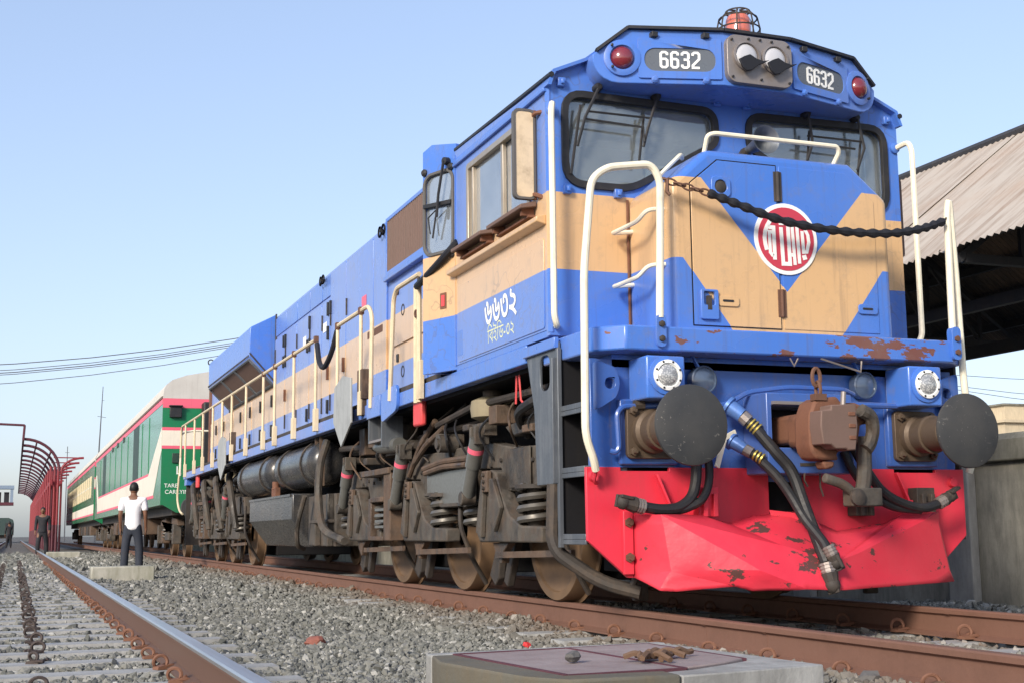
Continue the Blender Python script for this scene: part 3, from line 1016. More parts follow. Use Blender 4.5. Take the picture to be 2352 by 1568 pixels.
for k in range(1, 6):
    t_ = k / 6
    MB().box(XF + (XR - XF) * t_ - .04, XF + (XR - XF) * t_ + .04, YA, YB, ZE + (ZR - ZE) * t_ - .22, ZE + (ZR - ZE) * t_ - .10).build('purlin', 'steel_frame', st)
    MB().box(XE + (XR - XE) * t_ - .04, XE + (XR - XE) * t_ + .04, YA, YB, ZE + (ZR - ZE) * t_ - .22, ZE + (ZR - ZE) * t_ - .10).build('purlin', 'steel_frame', st)
for k in range(9):
    y = -6 + k * 5.6
    tr = MB().bar((XE + .1, y, ZE - .12), (XR, y, ZR - .2), .09, .09).bar((XR, y, ZR - .2), (XF - .1, y, ZE - .12), .09, .09).bar((XE + .2, y, ZE - .10), (XF - .2, y, ZE - .10), .10, .10).build('truss', 'steel_frame', st)
    for j in range(1, 6):
        xa = XE + (XF - XE) * j / 6
        zt_ = ZE + (ZR - ZE) * (1 - abs(xa - XR) / (XR - XE if xa < XR else XF - XR))
        xb = XE + (XF - XE) * (j + (1 if j < 3 else -1)) / 6
        MB().bar((xa, y, ZE - .1), (xa, y, zt_ - .22), .05, .05).bar((xa, y, ZE - .1), (min(max(xb, XE + .3), XF - .3), y, ZE + (ZR - ZE) * (1 - abs(xb - XR) / (XR - XE if xb < XR else XF - XR)) - .22), .045, .045).build('web_member', 'steel_frame', tr)
    for x in ((XE + 1.4, XF - .8) if k % 2 == 0 else ()):
        MB().box(x - .08, x + .08, y - .08, y + .08, 1.2, ZE - .1).build('column', 'steel_frame', st)
MB().box(XF - 1.2, XF - 1.1, YA, YB, ZE - .35, ZE - .15).box(XE + 2.0, XE + 2.1, YA, YB, ZE - .3, ZE - .15).build('tie_beam', 'steel_frame', st)
# ------------------------------------------------------------------ locomotive
loco = empty('locomotive', (0, 10.7, 0),
             'blue and buff diesel locomotive with red crumpled front skirt, number 6632 on its roof boards', 'locomotive')

def ribbon(mb, pts, w, fn, d0, d1):
    """a flat stroke of width w along 2-D points, mitred, as thin solid lettering"""
    P = [Vector(p) for p in pts]
    L, Rr = [], []
    for i, p in enumerate(P):
        e1 = (p - P[i - 1]).normalized() if i > 0 else (P[1] - P[0]).normalized()
        e2 = (P[i + 1] - p).normalized() if i < len(P) - 1 else e1
        n1 = Vector((-e1.y, e1.x)); n2 = Vector((-e2.y, e2.x))
        n = n1 + n2
        n = n.normalized() if n.length > 1e-5 else n1
        k = max(0.5, n.dot(n1))
        L.append(p + n * (w / 2 / k)); Rr.append(p - n * (w / 2 / k))
    m = len(P)
    vs = []
    for d in (d0, d1):
        vs += [fn(p.x, p.y, d) for p in L] + [fn(p.x, p.y, d) for p in Rr]
    fs = []
    for i in range(m - 1):
        a, b, c, e = i, i + 1, m + i + 1, m + i
        fs.append((a, b, c, e))
        o = 2 * m
        fs.append((e + o, c + o, b + o, a + o))
        fs.append((a, a + o, b + o, b)); fs.append((e, c, c + o, e + o))
    o = 2 * m
    fs.append((0, m, m + o, o)); fs.append((m - 1, m - 1 + o, 2 * m - 1 + o, 2 * m - 1))
    mb.add(vs, fs)

def digits(mb, s, cx, cz, h, fn, d0, d1):
    w, t, gap = 0.40 * h, 0.155 * h, 0.27 * h
    x = cx - (len(s) * w + (len(s) - 1) * gap) / 2
    z = cz - h / 2
    c = 0.10 * h
    for ch in s:
        Z = lambda k: z + h * k
        if ch == '6':
            ribbon(mb, [(x + w, Z(.80)), (x + w, Z(.92)), (x + w - c, Z(1)), (x + c, Z(1)), (x, Z(.9)), (x, Z(.1)), (x + c, Z(0)), (x + w - c, Z(0)),
                        (x + w, Z(.1)), (x + w, Z(.46)), (x + w - c, Z(.55)), (x + t / 2, Z(.55))], t, fn, d0, d1)
        elif ch == '3':
            ribbon(mb, [(x, Z(.80)), (x, Z(.92)), (x + c, Z(1)), (x + w - c, Z(1)), (x + w, Z(.9)), (x + w, Z(.64)), (x + w * .8, Z(.53)), (x + w, Z(.42)),
                        (x + w, Z(.1)), (x + w - c, Z(0)), (x + c, Z(0)), (x, Z(.08)), (x, Z(.20))], t, fn, d0, d1)
            ribbon(mb, [(x + w * .25, Z(.53)), (x + w * .78 - t / 2, Z(.53))], t, fn, d0, d1)
        elif ch == '2':
            ribbon(mb, [(x, Z(.80)), (x, Z(.92)), (x + c, Z(1)), (x + w - c, Z(1)), (x + w, Z(.9)), (x + w, Z(.58)), (x, Z(.16)), (x, Z(0)), (x + w * 1.05, Z(0))], t, fn, d0, d1)
        x += w + gap

# ---- cab shell
WINL = rpoly([(-1.27, 2.785), (-.80, 2.785), (-.14, 3.16), (-.14, 3.385), (-1.27, 3.40)], [.14, .10, .05, .10, .13], 5)
WINR = [(-x, z) for x, z in reversed(WINL)]
CAB_OUT = [(-1.40, 1.76), (1.40, 1.76), (1.40, 3.44), (1.36, 3.53), (1.13, 3.63), (.89, 3.82), (-.89, 3.82), (-1.13, 3.63), (-1.36, 3.53), (-1.40, 3.44)]
b = MB().plate(CAB_OUT, [WINL, WINR], FY(1.12), 0, 0.06)
cab_front = b.build('cab_front_wall', 'livery', loco)
for W in (WINL, WINR):
    g = MB().plate(inset(W, -0.030), [inset(W, 0.018)], FY(1.12), -0.022, 0.01).build('window_gasket', 'rubber', cab_front, 0.006)
    MB().plate(inset(W, 0.004), [], FY(1.15), 0, 0.008).build('windscreen', 'windscreen', cab_front, smooth=0)
# small lifting lugs round the front wall
for x, z in ((-1.30, 3.47), (1.30, 3.47), (-1.27, 2.735), (-.90, 2.735), (-.12, 3.46), (.12, 3.46)):
    MB().box(x - .028, x + .028, 1.085, 1.12, z - .03, z + .03).box(x - .012, x + .012, 1.065, 1.085, z - .018, z + .018).build('wall_lug', 'blue_paint', cab_front, 0.005)

def side_wall(sx):
    hole = rrect(1.45, 2.75, 2.70, 3.32, .02, 2)
    out = [(1.18, 1.80), (3.07, 1.80), (3.07, 3.54), (1.18, 3.47)]
    fn = (lambda u, v, d: (sx * (1.40 - d), u, v))
    w = MB().plate(out, [hole], fn, 0, 0.05).build('cab_side_wall', 'livery', loco)
    # frame, sash and panes
    MB().plate(rrect(1.43, 2.77, 2.68, 3.34, .03, 2), [rrect(1.475, 2.725, 2.725, 3.295, .02, 2)], fn, -0.012, 0.03).build('window_frame', 'aluminium', w, 0.004)
    MB().box(sx * 1.395, sx * 1.365, 1.985, 2.03, 2.72, 3.30).build('sash_bar', 'aluminium', w, 0.003)
    MB().box(sx * 1.372, sx * 1.366, 2.03, 2.73, 2.72, 3.30).build('window_pane', 'side_glass', w, smooth=0)
    MB().box(sx * 1.362, sx * 1.356, 1.47, 2.03, 2.72, 3.30).build('window_pane', 'side_glass', w, smooth=0)
    return w
side_l = side_wall(-1)
side_r = side_wall(1)
# inner vertical rail of the sliding sash at the back of the opening
MB().box(-1.402, -1.37, 2.63, 2.66, 2.73, 3.29).build('sash_rail', 'aluminium', side_l, 0.003)
# corner post, drip rail, ledge and arm rests
MB().cyl((-1.385, 1.135, 1.78), (-1.385, 1.135, 3.46), .022, n=8).build('corner_bead', 'livery', loco)
MB().box(-1.425, -1.40, 1.12, 3.07, 3.40, 3.425).build('rain_gutter', 'blue_paint', loco, .004)
b = MB(); b.prism([(-1.40, 2.50), (-1.40, 2.57), (-1.47, 2.555), (-1.47, 2.52)], lambda u, v, d: (u, d, v), 1.16, 3.10)
b.build('drip_ledge', 'tan_paint', loco, .006)
for y0, y1 in ((1.30, 1.98), (2.12, 2.80)):
    b = MB(); b.prism([(-1.41, 2.655), (-1.41, 2.695), (-1.53, 2.665), (-1.53, 2.635)], lambda u, v, d: (u, d, v), y0, y1)
    ar = b.build('arm_rest', 'grille_brown', loco, .006)
    MB().box(-1.50, -1.41, y0 + .05, y0 + .08, 2.60, 2.652).box(-1.50, -1.41, y1 - .08, y1 - .05, 2.60, 2.652).box(-1.46, -1.41, y0 + .02, y1 - .02, 2.585, 2.60).build('bracket', 'rust_cast', ar)
# lower step of the cab side and access covers
MB().box(-1.395, -1.30, 1.16, 3.07, 1.755, 1.80).build('cab_kick_strip', 'blue_paint', loco)
for y0, y1, z0, z1 in ((2.88, 3.02, 1.86, 2.06),):
    MB().plate(rrect(y0, y1, z0, z1, .015, 2), [], FX(-1.40), -.008, .002).build('access_cover', 'blue_paint', side_l, .003)
MB().box(-1.409, -1.399, 3.055, 3.07, 1.80, 3.5).build('seam_strip', 'livery', side_l)
MB().plate(rrect(1.20, 3.00, 1.815, 2.42, .02, 2), [], FX(-1.40), -.007, .002).build('side_cover_panel', 'livery', side_l, .003)

# flared rear quarter of the cab with the look-back window
def quarter(sx):
    A, B = Vector((sx * 1.395, 3.06)), Vector((sx * 1.55, 3.47))
    L = (B - A).length
    def fn(u, v, d):
        e = (B - A) / L
        n = Vector((e.y, -e.x)) * (1 if sx < 0 else -1)
        if n.y > 0: n = -n
        p = A + e * u + n * d
        return (p.x, p.y, v)
    hole = rrect(.045, L - .03, 2.74, 3.40, .09, 5)
    q = MB().plate([(0, 1.77), (L, 1.77), (L, 3.62), (L * .72, 3.66), (0, 3.60)], [hole], fn, 0.0, -0.04).build('cab_rear_quarter', 'livery', loco)
    MB().plate(inset(hole, -0.02), [inset(hole, .006)], fn, .014, -.01).build('window_gasket', 'gasket_grey', q, .004)
    MB().plate(inset(hole, .004), [], fn, -.015, -.02).build('window_pane', 'side_glass', q, smooth=0)
    return fn, L, q
fnq, LQ, quart = quarter(-1)
quarter(1)
pt = lambda u, v, d: fnq(u, v, d)
MB().bar(pt(.05, 3.13, .014), pt(LQ - .03, 3.15, .014), .02, .03).build('glazing_bar', 'black_metal', quart)
MB().tube([pt(.10, 3.47, .05), pt(.17, 3.20, .05), pt(.20, 3.02, .045)], .012, 6).tube([pt(.19, 3.15, .04), pt(.27, 2.86, .03)], .008, 6).tube([pt(.20, 3.10, .03), pt(.33, 3.04, .03), pt(.30, 2.90, .03)], .006, 6).build('wiper', 'black_metal', quart)
MB().lathe([(.02, 0), (.035, .01), (.03, .05), (.0, .055)], pt(.10, 3.47, .0), (-.9, -.4, 0), 10).build('wiper_motor', 'black_metal', quart)
for u, v in ((.06, 3.42), (.05, 2.70), (LQ - .03, 3.44)):
    MB().lathe([(.03, 0), (.032, .015), (.018, .03)], pt(u, v, 0), (-.9, -.4, 0), 10).build('hinge_boss', 'black_metal', quart)
MB().plate(rrect(.13, .21, 2.27, 2.40, .004, 1), [], fnq, .004, .0).build('data_plate', 'rust_cast', quart)
MB().plate(rrect(.15, .19, 2.29, 2.38, .004, 1), [], fnq, .008, .002).build('data_plate', 'tag_red', quart)

# back wall of the cab, floor, ceiling and what shows through the glass
b = MB().plate([(-1.53, 1.78), (1.53, 1.78), (1.53, 3.60), (1.13, 3.66), (.89, 3.82), (-.89, 3.82), (-1.13, 3.66), (-1.53, 3.60)], [], FY(3.45), 0, .05)
b.build('cab_back_wall', 'livery', loco)
MB().box(-1.34, 1.34, 1.19, 3.42, 1.80, 1.84).build('cab_floor', 'shade_black', loco)
MB().box(-1.30, 1.30, 3.38, 3.43, 1.85, 3.50).build('cab_lining', 'cab_inner', loco)
MB().box(-.25, .95, 1.22, 1.75, 1.85, 2.72).box(.30, .90, 1.25, 1.6, 2.72, 2.92).build('control_desk', 'grime', loco, .03)
b = MB().box(-.95, -.50, 2.3, 2.75, 2.2, 2.32).box(-.95, -.50, 2.72, 2.84, 2.30, 2.95).cyl((-.72, 2.5, 1.84), (-.72, 2.5, 2.2), .06)
b.build('driver_seat', 'black_metal', loco, .03)
MB().box(.42, .54, 1.9, 2.0, 1.85, 3.45).build('cab_post', 'black_metal', loco)
MB().box(-.62, -.18, 1.235, 1.25, 2.80, 3.00).build('dash_card', 'white_letter', loco)

# roof
ROOF = [(-1.415, 3.43), (-1.375, 3.54), (-1.14, 3.645), (-.90, 3.835), (.90, 3.835), (1.14, 3.645), (1.375, 3.54), (1.415, 3.43),
        (1.39, 3.43), (1.355, 3.525), (1.13, 3.625), (.885, 3.815), (-.885, 3.815), (-1.13, 3.625), (-1.355, 3.525), (-1.39, 3.43)]
b = MB().plate(ROOF, [], FY(1.06), 0, 2.45)
b.build('cab_roof', 'blue_paint', loco)
b = MB(); 
for sx in (-1, 1):
    b.tube([(sx * 1.39, 1.05, 3.50), (sx * 1.39, 3.08, 3.55)], .02, 6)
b.build('roof_edge_trim', 'black_metal', loco)

# ---- brow with lamps and number boards
yf = lambda x: 0.75 + max(0.0, abs(x) - .26) * 0.27
zt = lambda x: 3.825 if abs(x) <= .89 else 3.825 - (abs(x) - .89) / .24 * .19
def zb(x):
    a = abs(x)
    if a <= .95: return 3.45
    return 3.45 + .17 * (1 - math.sqrt(max(0.0, 1 - min(1, (a - .95) / .17) ** 2)))
xs = [-1.12, -1.115, -1.10, -1.08, -1.05, -1.0, -.95, -.89, -.26, .26, .89, .95, 1.0, 1.05, 1.08, 1.10, 1.115, 1.12]
b = MB(); vs = []; fs = []
for x in xs:
    vs += [(x, yf(x), zb(x)), (x, yf(x), zt(x)), (x, 1.13, zt(x)), (x, 1.13, zb(x))]
for i in range(len(xs) - 1):
    o = i * 4
    for k in range(4):
        l = (k + 1) % 4
        fs.append((o + k, o + l, o + 4 + l, o + 4 + k))
fs += [(0, 1, 2, 3), ((len(xs) - 1) * 4 + 3, (len(xs) - 1) * 4 + 2, (len(xs) - 1) * 4 + 1, (len(xs) - 1) * 4)]
brow = b.add(vs, fs).build('roof_brow', 'blue_paint', loco, .006, smooth=30)
# thin drip edge on top of the brow
b = MB()
for i in range(len(xs) - 1):
    x0, x1 = xs[i], xs[i + 1]
    if x1 - x0 < .02: continue
    b.bar((x0, yf(x0) - .006, zt(x0) + .008), (x1, yf(x1) - .006, zt(x1) + .008), .05, .02)
b.build('drip_edge', 'black_metal', brow)
def fbrow(sx):
    def fn(u, v, d):                  # d outwards of the slanted brow face
        nx, ny = .2607 * sx, -.9654
        return (u + nx * d, yf(u) + ny * d, v)
    return fn
for sx in (-1, 1):
    fn = fbrow(sx)
    nrm = Vector((.2607 * sx, -.9654, 0))
    c = .55 * sx
    hw = .235
    # hinged frame, board and figures
    MB().plate(rrect(c - .275, c + .275, 3.485, 3.765, .012, 2), [rrect(c - hw, c + hw, 3.535, 3.695, .072, 6)], fn, .014, -.01).build('number_board_frame', 'blue_paint', brow, .003)
    nb = MB().plate(rrect(c - hw - .01, c + hw + .01, 3.53, 3.70, .07, 6), [], fn, .006, -.006).build('number_board', 'board_dark', brow)
    m = MB(); digits(m, '6632', c, 3.615, .105, fn, .010, .006)
    m.build('lettering', 'white_letter', nb, smooth=0)
    for k in (-.17, .17):
        p = fn(c + k, 3.79, .02)
        MB().box(p[0] - .022, p[0] + .022, p[1] - .02, p[1] + .03, 3.765, 3.802).build('hinge', 'black_metal', brow, .004)
        p = fn(c + k, 3.475, .0)
        MB().lathe([(.022, 0), (.024, .02), (.012, .03)], p, nrm, 10).build('catch', 'blue_paint', brow)
    # marker lamp
    o = Vector(fn(.93 * sx, 3.62, 0))
    lamp = MB().lathe([(.125, 0), (.125, .02), (.098, .028), (.086, .028), (.080, .01)], o, nrm, 28).build('marker_lamp_ring', 'blue_paint', brow)
    MB().lathe([(.078, .006), (.076, .022), (.064, .045), (.042, .060), (.018, .067), (.0, .068)], o, nrm, 24).build('lens', 'lens_red', lamp)
    for k in range(4):
        a = math.pi / 4 + k * math.pi / 2
        p = o + Vector((math.cos(a) * .106, 0, math.sin(a) * .106))
        MB().lathe([(.010, .02), (.010, .036), (.006, .038)], p, nrm, 6).build('screw', 'black_metal', lamp)
# headlamp pod
pod = MB().plate(rrect(-.255, .25, 3.465, 3.80, .07, 5), [circ(-.110, 3.655, .090, 24), circ(.110, 3.655, .090, 24)], FY(.75), -.045, .01).build('headlamp_pod', 'lamp_metal', brow, .012)
for x in (-.110, .110):
    hl = MB().lathe([(.104, .046), (.104, .062), (.090, .064), (.088, .046)], (x, .75, 3.655), (0, -1, 0), 28).build('headlamp_ring', 'lamp_metal', pod)
    MB().lathe([(.089, .044), (.075, .022), (.05, .004), (.015, -.004), (.0, -.004)], (x, .75, 3.655), (0, -1, 0), 24).build('reflector', 'steel_bright', hl)
    MB().lathe([(.087, .046), (.078, .056), (.05, .066), (.0, .070)], (x, .75, 3.655), (0, -1, 0), 24).build('lens', 'lamp_glass', hl)
    t_ = [(-.085, -.030), (-.045, -.006), (.0, .012), (.05, -.014), (.10, -.024), (.150, -.012), (.11, -.036), (.06, -.060), (.01, -.098), (-.03, -.108), (-.062, -.082)]
    MB().prism([(x + p[0], 3.640 + p[1]) for p in t_], FY(.75), -.100, -.084).build('shade_flap', 'rope_black', hl, .004)
for x, z in ((-.22, 3.50), (.22, 3.50), (-.22, 3.76), (.22, 3.76), (0, 3.50), (0, 3.78), (-.09, 3.778), (.09, 3.778)):
    MB().lathe([(.009, .044), (.009, .056), (.005, .058)], (x, .75, z), (0, -1, 0), 6).build('screw', 'black_metal', pod)

# ---- rotating beacon in its wire cage
bx, by, bz = .05, 1.06, 3.80
bea = MB().lathe([(.12, 0), (.12, .03), (.095, .035), (.09, .09), (.0, .09)], (bx, by, bz), (0, 0, 1), 20).build('beacon_base', 'lamp_metal', loco)
MB().lathe([(.088, .09), (.092, .10), (.088, .26), (.075, .29), (.0, .30)], (bx, by, bz), (0, 0, 1), 22).build('beacon_lens', 'lens_amber', bea)
b = MB()
for hz, rr in ((.10, .150), (.19, .152), (.27, .135), (.325, .085)):
    b.ring_sweep([(bx + rr * math.cos(2 * math.pi * k / 20), by + rr * math.sin(2 * math.pi * k / 20), bz + hz) for k in range(20)], .006, 5, closed=True)
for k in range(8):
    a = 2 * math.pi * k / 8 + .2
    b.tube([(bx + rr * math.cos(a), by + rr * math.sin(a), bz + hz) for rr, hz in ((.115, .02), (.150, .10), (.153, .19), (.136, .27), (.086, .325), (.02, .335))], .006, 5)
b.build('beacon_cage', 'grime', bea)

# ---- wipers on the windscreens
def wiper(x, zpiv, x2, z2, x3, z3):
    m = MB()
    m.tube([(x, 1.06, zpiv), (x + (x2 - x) * .9, 1.045, z2), (x + (x3 - x) * .8, 1.07, (z2 + z3) / 2)], .011, 6)
    m.tube([(x2, 1.085, z2 + .10), (x3, 1.09, z3)], .010, 6)
    m.build('wiper', 'black_metal', cab_front)
    MB().lathe([(.03, 0), (.03, .05), (.018, .07)], (x, 1.12, zpiv), (0, -1, 0), 10).build('wiper_spindle', 'black_metal', cab_front)
wiper(-1.04, 3.455, -1.17, 3.22, -1.245, 2.84)
wiper(-.60, 3.44, -.70, 3.20, -.745, 2.94)
wiper(.60, 3.44, .62, 3.22, .58, 2.97)
wiper(1.02, 3.455, 1.06, 3.22, 1.0, 2.90)
b = MB()
b.tube([(-1.13, 1.05, 3.27), (-.66, 1.05, 3.27)], .008, 5).tube([(-1.15, 1.05, 3.215), (-.72, 1.05, 3.20), (-.72, 1.05, 3.10)], .008, 5)
b.tube([(.58, 1.05, 3.27), (1.05, 1.05, 3.27)], .008, 5).tube([(.56, 1.05, 3.22), (.98, 1.05, 3.21)], .008, 5)
b.build('wiper_linkage', 'black_metal', cab_front)
# ---- short hood (nose)
NOSE = [(-.82, 1.70), (.82, 1.70), (.82, 2.68), (.53, 2.912), (-.56, 2.912), (-.82, 2.68)]
nose = MB().prism(NOSE, FY(.50), 0, .63).build('nose', 'nose_livery', loco, .045)
nose.modifiers['bevel'].segments = 4
# door leaf standing proud of the face, with the hinges in the middle
DOOR = [(-.683, 1.765), (-.055, 1.765), (-.055, 2.838), (-.486, 2.838), (-.683, 2.674)]
door = MB().prism(DOOR, FY(.50), -.009, .002).build('nose_door', 'nose_livery', nose, .003)
DOOR2 = [(-.030, 1.765), (.70, 1.765), (.70, 2.66), (.48, 2.838), (-.030, 2.838)]
MB().prism(DOOR2, FY(.50), -.006, .002).build('nose_panel', 'nose_livery', nose, .003)
for z0, z1 in ((2.60, 2.80), (1.84, 2.02)):
    MB().cyl((-.045, .487, z0), (-.045, .487, z1), .013, n=8).box(-.075, -.015, .486, .493, z0, z1).build('hinge', 'grime' if z0 > 2 else 'chain_rust', nose, .002)
# dark gaps round the door leaf and rusty weld where the nose meets the cab
GAP = [(-.690, 1.76), (-.049, 1.76), (-.049, 2.846), (-.489, 2.846), (-.690, 2.678)]
MB().plate(GAP, [inset(GAP, .010)], FY(.50), -.004, .004).build('door_gap', 'shade_black', nose)
MB().ring_sweep([(-.826, 1.113, 1.75), (-.826, 1.113, 2.05), (-.828, 1.112, 2.4), (-.826, 1.113, 2.70)], .010, 6).build('weld_seam', 'rust_cast', nose)
# recessed lock, latch box, slotted plates
MB().plate(rrect(-.54, -.40, 2.60, 2.73, .03, 3), [circ(-.47, 2.665, .045, 14)], FY(.49), -.012, .0).build('lock_plate', 'blue_paint', door, .004)
MB().lathe([(.045, 0), (.030, .01), (.0, .012)], (-.47, .489, 2.665), (0, -1, 0), 14).build('lock_barrel', 'grime', door)
MB().plate(rrect(-.645, -.52, 1.80, 1.99, .012, 2), [rrect(-.625, -.545, 1.89, 1.975, .01, 2)], FY(.49), -.022, .0).build('latch_box', 'blue_paint', door, .004)
MB().box(-.60, -.57, .466, .489, 1.86, 1.95).build('latch', 'grime', door)
for x, mt in ((-.44, 'tan_paint'), (.607, 'blue_paint')):
    pl = MB().plate(rrect(x - .075, x + .075, 1.89, 1.955, .02, 3), [], FY(.49), -.010, 0).build('slot_plate', mt, nose, .003)
    MB().plate(rrect(x - .045, x + .035, 1.918, 1.932, .006, 2), [], FY(.48), -.003, 0).build('slot', 'black_metal', pl)
# emblem
emb = MB().prism(circ(0, 2.354, .236, 48), FY(.49), -.006, .0).build('emblem', 'white_letter', nose)
MB().prism(circ(0, 2.354, .209, 48), FY(.484), -.003, .0).build('red_disc', 'badge_red', emb)
m = MB()
def E(px, py):
    return ((px - 710) / 590 * .232, 2.354 - (py - 780 - (px - 710) * .06) / 690 * .232)
for pts, w in (([(440, 370), (350, 530), (310, 640), (295, 760), (305, 880), (330, 1000)], 70), ([(378, 555), (470, 560), (478, 1190)], 66),
               ([(436, 650), (388, 645), (395, 1050), (445, 1120)], 56), ([(575, 450), (662, 452)], 100),
               ([(612, 550), (633, 1268), (762, 1272), (745, 400)], 66), ([(822, 420), (858, 1290)], 56), ([(795, 1092), (822, 1094)], 60),
               ([(915, 430), (945, 1262)], 58), ([(985, 450), (1060, 560), (1125, 700), (1138, 840), (1092, 1030), (1030, 1035), (1015, 620)], 58),
               ([(1008, 1150), (1082, 1128)], 80)):
    ribbon(m, [E(*p) for p in pts], w / 590 * .232, FY(.481), -.003, 0)
m.build('lettering', 'white_letter', emb, smooth=0)
# grab rail on the nose top, horn
b = MB().tube([(-.54, .56, 2.90), (-.545, .50, 3.0), (-.50, .49, 3.015), (.43, .49, 3.015), (.45, .50, 2.98), (.43, .55, 2.90)], .016, 8, .03)
b.build('grab_rail', 'rail_white', nose)
b = MB().tube([(-.84, .62, 2.66), (-.86, .60, 2.72), (-.62, .72, 2.93), (-.58, .78, 2.92)], .014, 8, .03)
b.build('grab_rail', 'rail_white', nose)
horn = MB().lathe([(.030, -.30), (.034, -.2), (.05, -.08), (.085, .0), (.10, .02), (.10, .025), (.088, .018), (.05, -.06), (.0, -.10)], (.08, .82, 3.12), (-.05, -1, .02), 24).build('horn_bell', 'step_plate', nose)
MB().tube([(.08, 1.08, 3.11), (.0, 1.02, 3.02), (-.25, .92, 2.97), (-.42, .92, 2.90)], .035, 8, .06).build('horn_pipe', 'grime', horn)
# step irons on the left side of the nose
for z in (2.47, 2.11):
    MB().tube([(-.82, 1.06, z), (-.97, 1.06, z - .02), (-.985, .98, z - .03), (-.96, .70, z - .02), (-.93, .62, z + .04), (-.82, .60, z + .05)], .015, 8, .04).build('step_iron', 'rail_white', nose)

# ---- front platform
DECK = [(-1.36, .56), (-1.20, .405), (1.20, .405), (1.36, .53), (1.38, 1.30), (-1.38, 1.30)]
deck = MB().prism(DECK, FZ(1.58), 0, .15).build('front_platform', 'deck_paint', loco, .012)
MB().box(-1.20, 1.20, .62, 1.3, 1.50, 1.578).build('platform_stiffener', 'blue_paint', deck)
# buffer beam with the coupler pocket
beam = MB().plate([(-1.35, .885), (-.16, .885), (-.16, .80), (.16, .80), (.16, .885), (1.35, .885), (1.35, 1.55), (-1.35, 1.55)], [rrect(-.25, .25, .98, 1.28, .01, 2)], FY(.62), 0, .05).build('buffer_beam', 'beam_shade_paint', loco, .006)
MB().box(-.26, .26, .67, 1.2, .96, 1.30).build('draft_gear_box', 'black_metal', beam)
pk = MB().plate([(-.285, .84), (.34, .84), (.34, 1.34), (-.285, 1.34)], [rrect(-.25, .28, 1.0, 1.26, .01, 2)], FY(.34), 0, .28).build('coupler_pocket', 'beam_shade_paint', beam, .008)
MB().bar((-.25, .325, 1.275), (.25, .325, 1.275), .03, .02).build('pocket_lip', 'lamp_metal', pk)
# red lower plates, cut corners
RP = [(-1.395, .885), (-1.165, .885), (-1.165, .862), (-.833, .862), (-.833, .885), (-.13, .885), (-.13, .40), (-.30, .20), (-1.13, .22), (-1.392, .445)]
for s in (1, -1):
    pl = MB().prism([(s * x, z) for x, z in RP], FY(.60), 0, .03).build('lower_skirt_plate', 'red_paint', loco, .004)
# channel strip with bolts on the left plate
ch = MB().box(-1.165, -1.10, .575, .60, .24, .62).build('skirt_channel', 'red_paint', loco, .004)
for z in (.34, .55):
    MB().lathe([(.03, 0), (.03, .015), (.018, .016), (.018, .035), (.0, .035)], (-1.13, .575, z), (0, -1, 0), 6).build('bolt', 'chain_rust', ch)
# ---- crumpled pilot
PV = {'A': (-1.095, .60, .60), 'A2': (-1.095, .60, .225), 'r': (1.10, .60, .59), 'r2': (1.18, .60, .15),
      'v0': (-1.024, 0.360, 0.593), 'b0': (-0.991, 0.320, 0.261), 'l0': (-1.043, 0.360, 0.151), 'v1': (-0.705, 0.440, 0.587), 'v2': (-0.502, 0.470, 0.533), 'v3': (-0.323, 0.470, 0.582), 'v4': (-0.036, 0.480, 0.608), 'v5': (0.238, 0.420, 0.481), 'v6': (0.643, 0.460, 0.530), 'v7': (0.806, 0.460, 0.600), 'v8': (1.047, 0.450, 0.599), 'm1': (-0.337, 0.130, 0.399), 'm2': (0.016, 0.100, 0.301), 'b1': (-0.538, 0.050, 0.262), 'b2': (-0.255, 0.020, 0.150), 'b3': (0.006, 0.030, 0.139), 'b4': (1.150, 0.460, 0.149), 'l1': (-0.964, 0.310, 0.146), 'l2': (-0.654, 0.160, 0.173), 'l3': (-0.565, 0.120, 0.147)}
keys = list(PV)
F = ['A v0 b0 A2', 'A2 b0 l0', 'v0 v1 m1', 'v1 v2 m1', 'v2 v3 m1', 'v3 v4 m1', 'v4 v5 m2 m1', 'v5 v6 m2', 'v6 v7 m2', 'v7 v8 m2',
     'v0 m1 b1 b0', 'm1 m2 b3 b2 b1', 'm2 v8 b4 b3', 'b0 b1 l3 l2 l1', 'b1 b2 l3', 'b0 l1 l0', 'v8 r r2 b4']
me = bpy.data.meshes.new('crumpled_pilot')
me.from_pydata([PV[k] for k in keys], [], [[keys.index(k) for k in f.split()] for f in F])
bm = bmesh.new(); bm.from_mesh(me)
bmesh.ops.triangulate(bm, faces=bm.faces)
bmesh.ops.subdivide_edges(bm, edges=bm.edges, cuts=5, use_grid_fill=True)
inner = [v for v in bm.verts if not v.is_boundary]
for _k in range(3):
    bmesh.ops.smooth_vert(bm, verts=inner, factor=0.15, use_axis_x=True, use_axis_y=True, use_axis_z=True)
bmesh.ops.recalc_face_normals(bm, faces=bm.faces)
bm.to_mesh(me); bm.free()
rr_ = random.Random(3)
for v in me.vertices:
    v.co += Vector((rr_.uniform(-1, 1), rr_.uniform(-1, 1), rr_.uniform(-1, 1))) * .0012
me.polygons.foreach_set('use_smooth', [True] * len(me.polygons)); me.set_sharp_from_angle(angle=R(14))
me.materials.append(M['pilot_paint'])
pilot = bpy.data.objects.new('pilot_plough', me); COL.objects.link(pilot); pilot.parent = loco
pilot.matrix_parent_inverse = WORLD_OF[loco.name].inverted(); WORLD_OF[pilot.name] = Matrix.Identity(4)
pilot['label'] = 'crumpled and scraped red plough plate'
sd = pilot.modifiers.new('solid', 'SOLIDIFY'); sd.thickness = .008; sd.offset = 0
